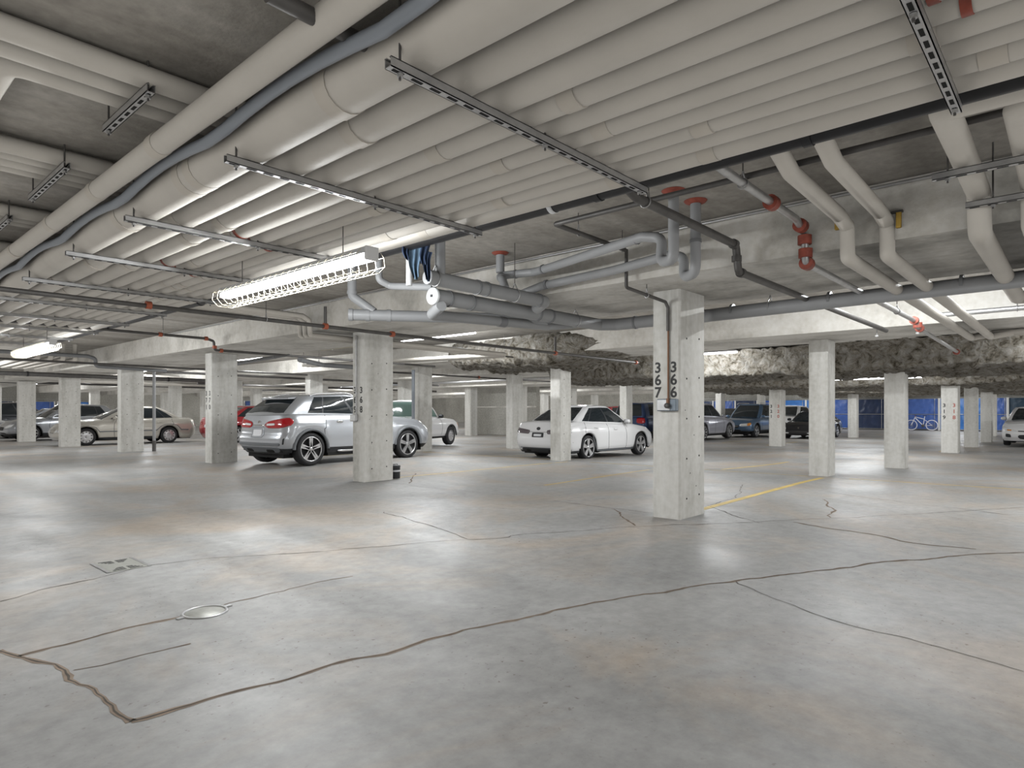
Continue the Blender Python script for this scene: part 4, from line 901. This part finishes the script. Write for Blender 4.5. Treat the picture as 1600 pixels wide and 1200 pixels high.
A = at(705, 697, z=24.6); ox, oy = place_by_wheel(P, A, math.radians(20), 1.0, -1, 0)
car('white pickup truck nosing out behind the silver crossover', ox, oy, 20, P, PA['white'], 'cap', 1.0, 'pickup_truck', glass='glasslit')
# 4 beige sedan, nose to the left
P = sedan(L=4.80, W=1.80, H=1.44, wb=2.83, fo=.86, tr=.318, rim=.215, zt=[(-.5, .90), (-.46, .96), (-.33, .98), (-.2, .96), (.10, .93), (.20, .93), (.36, .86), (.46, .76), (.5, .66)], clad=0, chromeh=0)
P['patch'] = [('taillight', [(3.5, .60), (4.4, .62), (4.4, .80), (3.6, .80)], 'lampred'), ('headlight', [(.85, .56), (1.55, .58), (1.55, .84), (.9, .84)], 'lampclear', dict(rnd=1)), ('inner_headlight', [(.55, .56), (.82, .56), (.82, .80), (.55, .80)], 'lampclear', dict(rnd=1)), ('grille', [(-.42, .5), (.42, .5), (.42, .86), (-.42, .86)], 'chrome', dict(sides=(1,))),
              ('side_moulding', [(2.02, .40), (2.98, .40), (2.98, .45), (2.02, .45)], 'gplastic', dict(rnd=.05, off=.012, nu=30)), ('sill_trim', [(2.2, .0), (2.8, .0), (2.8, .13), (2.2, .13)], 'plastic', dict(rnd=.05, off=.008))]
A = onfloor(137, 696.5); B = onfloor(267, 692); hd = math.atan2(A.y-B.y, A.x-B.x); sc = (B-A).length/P['wb']
ox, oy = place_by_wheel(P, A, hd, sc, 1, 0)
car('beige sedan with round headlamps seen side on at the left', ox, oy+.15, math.degrees(hd), P, PA['beige'], 'cap', sc, 'sedan_car', glass='glass')
# 5 red sedan between column 370 and the crossover
P = sedan(L=4.5, W=1.74, H=1.44)
car('red sedan half hidden between column 370 and the silver crossover', 13.4, 26.6, 0, P, PA['red'], 'multi', 1.05, 'sedan_car')
# 6 cars at far left
P = suv(L=4.7, W=1.85, H=1.66); car('silver wagon behind the two leftmost columns', 8.4, 36.2, 183, P, PA['greysilver'], 'multi', 1.0, 'wagon_car')
P = suv(L=4.7, W=1.85, H=1.7); car('dark crossover at the left edge of the view', 8.2, 43.2, 2, P, PA['dark'], 'multi', 1.05, 'crossover_car')
P = sedan(); car('blue-grey sedan glimpsed between the leftmost columns', 8.5, 39.8, 180, P, PA['greysilver'], 'multi', 1.0, 'sedan_car')
# 7 blue van behind the white sedan
P = suv(L=4.8, W=1.9, H=1.78, gr=[(0, -.49), (.5, -.475), (.85, -.455), (1, -.44)]); p = at(980, 660, z=30.5)
P['patch'][0] = ('taillight', [(3.5, .62), (4.35, .62), (4.35, .95), (3.5, .95)], 'lampred')
car('dark blue van with red tail lamps behind the white sedan', p.x+2.4, p.y, 0, P, PA['navy'], 'multi', 1.0, 'van')
p = at(938, 660, z=37); P = suv(L=4.4, W=1.8, H=1.62); car('red hatchback whose roof shows above the white sedan', p.x+1.5, p.y, 0, P, PA['red'], 'multi', 1.0, 'hatchback_car')
# 8 silver crossover right of the nearest column
P = suv(L=4.6, W=1.88, H=1.64, tr=.36, rim=.27, clad=.05, archtrim=0); A = at(1101, 688, z=28.6); ox, oy = place_by_wheel(P, A, 0, 1.0, -1, 1)
car('pale silver crossover side on just right of the nearest column', ox, oy, 0, P, PA['lilac'], 'multi', 1.0, 'crossover_car', z=A.z)
# 9 blue crossover facing us
P = suv(L=4.6, W=1.82, H=1.70, zb=.30, clad=.10); P['patch'][1] = ('headlight', [(.55, .60), (1.45, .62), (1.5, .84), (.6, .84)], 'lampclear'); P['patch'] += [('turn_signal', [(1.2, .62), (1.6, .64), (1.65, .84), (1.25, .84)], 'amber', dict(off=.012)), ('grille_bar', [(-.5, .60), (.5, .60), (.5, .64), (-.5, .64)], 'chrome', dict(sides=(1,), off=.016))]
A = at(1183, 684, z=32.2); ox, oy = place_by_wheel(P, A, math.pi, 1.0, 1, 0)
c9 = car('blue crossover with amber signals facing the viewer', ox, oy, 180, P, PA['blue'], 'star', 1.0, 'crossover_car', z=A.z)
for sd in (1, -1): MB().tube([(-1.4, sd*.58, 1.72), (-1.2, sd*.58, 1.765), (.1, sd*.58, 1.765), (.3, sd*.58, 1.70)], .02, 8).build('roof_rail', M['white'], c9)
# 10 black coupe
P = sedan(L=4.4, W=1.80, H=1.30, wb=2.4, fo=.95, zb=.17, zt=[(-.5, .80), (-.4, .90), (-.2, .90), (.1, .85), (.2, .82), (.36, .76), (.46, .62), (.5, .54)], gf=[(0, .2), (.5, .11), (1, .02)], gr=[(0, -.42), (.5, -.33), (.85, -.22), (1, -.15)])
P['patch'][1] = ('headlight', [(.95, .60), (1.5, .62), (1.6, .92), (1.0, .92)], 'lampclear', dict(rnd=1)); P['patch'][2] = ('emblem', [(-.07, .82), (.07, .82), (.07, .92), (-.07, .92)], 'chrome', dict(sides=(1,), rnd=1)); P['patch'] += [('fog_lamp', [(.7, .22), (1.2, .22), (1.2, .36), (.7, .36)], 'lampclear')]
p = at(1246, 686, z=30.5); car('black coupe facing the viewer left of the pale column', p.x+2.2, p.y, 180, P, PA['black'], 'star', 1.0, 'coupe_car', z=p.z)
# 11 white hatchback at the right edge
P = sedan(L=4.1, W=1.73, H=1.45, wb=2.58, zt=[(-.5, .95), (-.2, .98), (.10, .95), (.22, .94), (.36, .88), (.46, .78), (.5, .70)], gr=[(0, -.47), (.5, -.43), (.85, -.38), (1, -.33)])
P['patch'] = [('headlight', [(.68, .66), (1.62, .70), (1.85, .88), (.85, .78)], 'lampclear'), ('turn_signal', [(1.0, .69), (1.3, .69), (1.3, .76), (1.0, .76)], 'amber', dict(off=.012)), ('grille', [(-.66, .655), (.66, .655), (.66, .72), (-.66, .72)], 'plastic', dict(sides=(1,), rnd=.3)), ('lower_grille', [(-.62, .12), (.62, .12), (.68, .46), (-.68, .46)], 'plastic', dict(sides=(1,), rnd=.6)),
              ('fog_lamp', [(1.0, .24), (1.4, .26), (1.35, .50), (1.05, .48)], 'plastic', dict(rnd=.4)), ('taillight', [(3.4, .66), (4.4, .70), (4.4, .86), (3.5, .88)], 'lampred')]
p = at(1563, 696, z=24.2); car('white hatchback facing the viewer at the right edge', p.x+1.5, p.y-.92, 180, P, PA['white'], 'multi', 1.0, 'hatchback_car', z=p.z)
# 12 white car behind the blue crossover
p = at(1228, 680, z=39); P = suv(H=1.6); car('white crossover peeking out behind the blue crossover', p.x+1.5, p.y+.3, 180, P, PA['white'], 'multi', 1.0, 'crossover_car', z=floorz(p.x, p.y))
p = at(1125, 680, z=40); P = sedan(); car('dark sedan behind the silver and blue crossovers', p.x+1.5, p.y, 180, P, PA['dark'], 'multi', 1.0, 'sedan_car', z=floorz(p.x, p.y))
# ================================================================== props
# switch box and fittings on the nearest column
e = empty('switch_box', (6.51, 3.43, 1.205), 0, 'bluish metal switch box with brass valve on the nearest column', 'box')
M['boxblue'] = simple('box_blue_grey', (.20, .24, .28), .5, .2)
MB().b2((-.06, -.075, 0), (0, .165, .135), .008).build('case', M['boxblue'], e)
MB().b2((-.066, .0, .01), (-.06, .155, .125)).build('cover_plate', M['galv'], e)
MB().tube([(-.065, .02, .14), (-.07, .02, .06)], .02, 10).build('valve_body', M['copper'], e); MB().lathe([(0, -.012), (.03, -.012), (.03, .012), (0, .012)], (-.09, .02, .06), 'x', 12).build('valve_handle', M['dsteel'], e)
e = empty('junction_box', (6.40, 9.32, 1.03), 0, 'small white box on the face of column 368', 'box'); MB().b2((-.08, -.05, 0), (0, .09, .12), .015).build('case', M['white'], e); MB().b2((-.083, -.02, .03), (-.08, .06, .09)).build('lid', M['pvcw'], e)
pipe('conduit', [(6.37, 9.28, 2.5), (6.37, 9.28, 1.14)], .014, 'galv', 'thin vertical conduit down the face of column 368')
# black tub behind column 368
q = onfloor(617, 747); e = empty('plastic_tub', (q.x, q.y, q.z), 0, 'small black lidded tub on the floor beside column 368', 'tub')
MB().lathe([(0, 0), (.088, 0), (.093, .01), (.095, .19), (.098, .20)], seg=22).build('body', M['plastic'], e); MB().lathe([(.10, .195), (.10, .225), (.07, .235), (0, .235)], seg=22).build('lid', M['plastic'], e)
MB().lathe([(.0965, .12), (.0965, .15)], seg=22, caps=False).build('label_strip', M['plate'], e); MB().tube([(-.06, 0, .235), (-.05, 0, .25), (.05, 0, .25), (.06, 0, .235)], .006, 6).build('handle', M['plastic'], e)
# draped cloth over the upper drain pipe
M['denim'] = simple('blue_cloth', (.13, .21, .30), .9, var=.15, vscale=12, bump=.2, bscale=150)
M['navycloth'] = simple('navy_cloth', (.03, .05, .10), .9, var=.2, vscale=12, bump=.2, bscale=150)
e = empty('hanging_cloth', (3.80, 4.58, 2.70), math.radians(-44), 'blue and navy clothing draped over a pipe beneath the black drain', 'cloth')
def strip(name, x0, w, z0, z1, mt, seed, tip):
    V = []; n, m = 14, 16
    for j in range(m+1):
        t = j/m; z = z0+(z1-z0)*t
        ww = w*(1-.15*t) if t < .6 else w*(.91-(t-.6)*1.5*tip)
        for i in range(n+1):
            u = i/n-.5; k = noise.noise(Vector((u*5+seed, t*1.4, seed)))
            V.append((x0+u*ww+.03*noise.noise(Vector((seed, t*2, 0))), .028*math.sin(u*13+seed+t*1.2)*(.3+t)+.02*k, z+.05*abs(u)*t*(1 if tip else 0)+.012*k))
    F = [(j*(n+1)+i, j*(n+1)+i+1, (j+1)*(n+1)+i+1, (j+1)*(n+1)+i) for j in range(m) for i in range(n)]
    b = len(V); V += [(x, y+.012, z) for x, y, z in V]
    F += [tuple(k+b for k in f[::-1]) for f in F]
    MB().add(V, F, True).build(name, M[mt], e, fix=False)
strip('sleeve', -.09, .085, .13, -.11, 'navycloth', 1.3, .3); strip('front_panel', -.015, .12, .13, -.29, 'denim', 4.7, .8); strip('sleeve', .065, .10, .12, -.16, 'navycloth', 7.1, .2); strip('hem', .105, .07, -.03, -.31, 'navycloth', 9.6, .6)
pipe('service_pipe', [(3.72, 4.66, 2.83), (3.88, 4.50, 2.83)], .012, 'dsteel', 'short rod the blue clothing hangs from')
# small beads (sprinkler heads) hanging below the second beam
for px, py, t in ((1370, 520, 'left'), (1434, 516, 'right')):
    q = at(px, py, X=12.0); e = empty('hanging_sprinkler', (q.x, q.y, 2.5), 0, '%s small white sprinkler head under the second beam' % t, 'sprinkler'); MB().tube([(0, 0, .1), (0, 0, -.03)], .008, 6).build('stem', M['galv'], e); MB().lathe([(0, -.06), (.025, -.055), (.03, -.035), (.012, -.02)], seg=12).build('rosette', M['white'], e)
# ------------------------------------------------------------------ storage cages hung with tarps along the back wall
def tarp_mat(name, c):
    return simple(name, c, .38, var=.22, vscale=2.5, bump=.5, bscale=7)
TM = [tarp_mat('tarp_a', (.035, .10, .36)), tarp_mat('tarp_b', (.03, .16, .48)), tarp_mat('tarp_c', (.016, .032, .085)), tarp_mat('tarp_d', (.05, .12, .40)), tarp_mat('tarp_e', (.02, .05, .085))]
TNAME = {0: 'blue', 1: 'bright blue', 2: 'dark navy', 3: 'wrinkled blue', 4: 'dark teal'}
def cage(x, y0, y1, k, label, face='x', h=2.05):
    e = empty('storage_cage', (x, y0, floorz(x, y0)), 0 if face == 'x' else math.pi/2, label, 'storage cage', 'tarp-covered storage cages')
    w_ = y1-y0; V = []; n, m = 22, 20
    for j in range(m+1):
        for i in range(n+1):
            u, v = i/n, j/m; pnt = Vector((u*w_*1.3+y0*3, v*2.2+k, k*3.1))
            d = .05*noise.fractal(pnt*1.6, 1, 2, 4)+.035*math.sin((u*1.3+v)*15+noise.noise(pnt)*3)*(noise.noise(pnt*.7)+.2)
            V.append((.05-abs(d)*1.2, u*w_, .04+v*(h-.08)))
    F = [(j*(n+1)+i, j*(n+1)+i+1, (j+1)*(n+1)+i+1, (j+1)*(n+1)+i) for j in range(m) for i in range(n)]
    MB().add(V, F, True).build('tarp', TM[k], e)
    for yy in (0, w_): MB().tube([(-.03, yy, 0), (-.03, yy, h)], .035, 8).build('post', M['white'], e)
    for zz in (.06, 1.02, h): MB().tube([(-.01, 0, zz), (-.01, w_, zz)], .02, 8).build('rail', M['galv'], e)
    MB().tube([(0, w_*.12, 0), (0, w_*.12, h)], .014, 6).build('door_stile', M['galv'], e); MB().tube([(0, 0, h+.15), (0, w_, h+.15)], .02, 8).build('top_rail', M['galv'], e)
    return e
cuts = [1.6, 3.5, 4.4, 5.4, 6.95, 8.85, 9.95, 11.75, 13.4, 15.0, 16.8, 18.5, 20.2, 22.0, 23.8]
kinds = [4, 0, 1, 1, 3, 2, 2, 0, 1, 1, 0, 2, 0, 2]
for i, k in enumerate(kinds): cage(48.4, cuts[i], cuts[i+1]-.06, k, '%s tarp cage on the back wall, %s counting from the right edge' % (TNAME[k], ORD[i]))
for i in range(5): cage(3.0+2.4*i+2.2, 55.6, 57.8, [0, 1, 2, 0, 1][i], '%s tarp cage at the far left end wall, %s from the left' % (TNAME[[0, 1, 2, 0, 1][i]], ORD[i]), 'y')
cage(20.2, 38.0, 40.2, 0, 'blue tarp cage seen above the beige sedan trunk'); cage(20.2, 40.4, 42.4, 3, 'wrinkled blue tarp cage beside the one above the beige sedan trunk'); cage(20.2, 33.0, 35.2, 1, 'bright blue tarp cage above the red sedan'); cage(20.2, 30.6, 32.8, 0, 'blue tarp cage behind the silver crossover spoiler')
# ------------------------------------------------------------------ bicycle leaning on a cage
bx = 47.9; y0 = at(1424, 670, X=bx).y; y1 = at(1456, 670, X=bx).y
M['bikewhite'] = simple('bike_white', (.70, .70, .76), .3, coat=.5); 
e = empty('bicycle', (bx, y0, floorz(bx, y0)), 0, 'pale mountain bicycle parked before the wrinkled blue tarp', 'bicycle')
Lb = (y1-y0); r = .33
def ringmesh(c): return MB().tube([(0, c+r*.95*math.cos(a), r+r*.95*math.sin(a)) for a in [2*math.pi*k/28 for k in range(29)]], .028, 8)
for c in (0, Lb):
    wo = ringmesh(c).build('wheel', M['bikewhite'], e)
    mb = MB()
    for k in range(9): a = math.pi*k/9; mb.tube([(0, c-r*.9*math.cos(a), r-r*.9*math.sin(a)), (0, c+r*.9*math.cos(a), r+r*.9*math.sin(a))], .004, 4)
    mb.build('spokes', M['galv'], wo)
s = Lb
for nm, a, b, rr in (('down_tube', (.20*s, .78), (.58*s, .30), .03), ('top_tube', (.22*s, .84), (.62*s, .72), .025), ('seat_tube', (.58*s, .30), (.66*s, .90), .024), ('chain_stay', (.58*s, .30), (s, r), .016), ('seat_stay', (.63*s, .70), (s, r), .014), ('fork', (.20*s, .86), (0, r), .024)):
    MB().tube([(0, a[0], a[1]), (0, b[0], b[1])], rr, 8).build(nm, M['bikewhite'], e)
MB().tube([(-.28, .20*s, .98), (-.1, .20*s, .95), (.1, .20*s, .95), (.28, .20*s, .98)], .015, 8).build('handlebar', M['plastic'], e); MB().tube([(0, .20*s, .84), (0, .20*s, .96)], .018, 8).build('stem', M['red'], e)
mb = MB(); mb.lathe([(0, -.13), (.05, -.1), (.07, .02), (.075, .1), (0, .13)], (0, 0, 0), 'y', 10); mb.v = [(x, y*1.0+.67*s, z*.35+.93) for x, y, z in mb.v]; mb.build('saddle', M['plastic'], e)
MB().lathe([(0, -.01), (.09, -.01), (.09, .01), (0, .01)], (-.05, .58*s, .30), 'x', 18).build('chainring', M['dsteel'], e)
for k in (-1, 1): MB().tube([(-.06*k, .58*s, .30), (-.06*k, .58*s+.1*k, .30-.13*k), (-.16*k, .58*s+.1*k, .30-.13*k)], .012, 6).build('crank', M['dsteel'], e)

M['ystrap'] = simple('yellow_strap', (.50, .32, .06), .6)
for px, py, X, t in ((1308, 348, 5.78, 'left'), (1404, 344, 5.78, 'right')):
    q = at(px, py, X=X); e = empty('yellow_strap', q, 0, '%s short yellow strap nailed to the face of the first beam' % t, 'strap'); MB().b2((-.012, -.018, -.06), (.02, .018, .07), .004).build('band', M['ystrap'], e); MB().b2((-.016, -.03, .06), (.02, .05, .075)).build('clip', M['dsteel'], e)
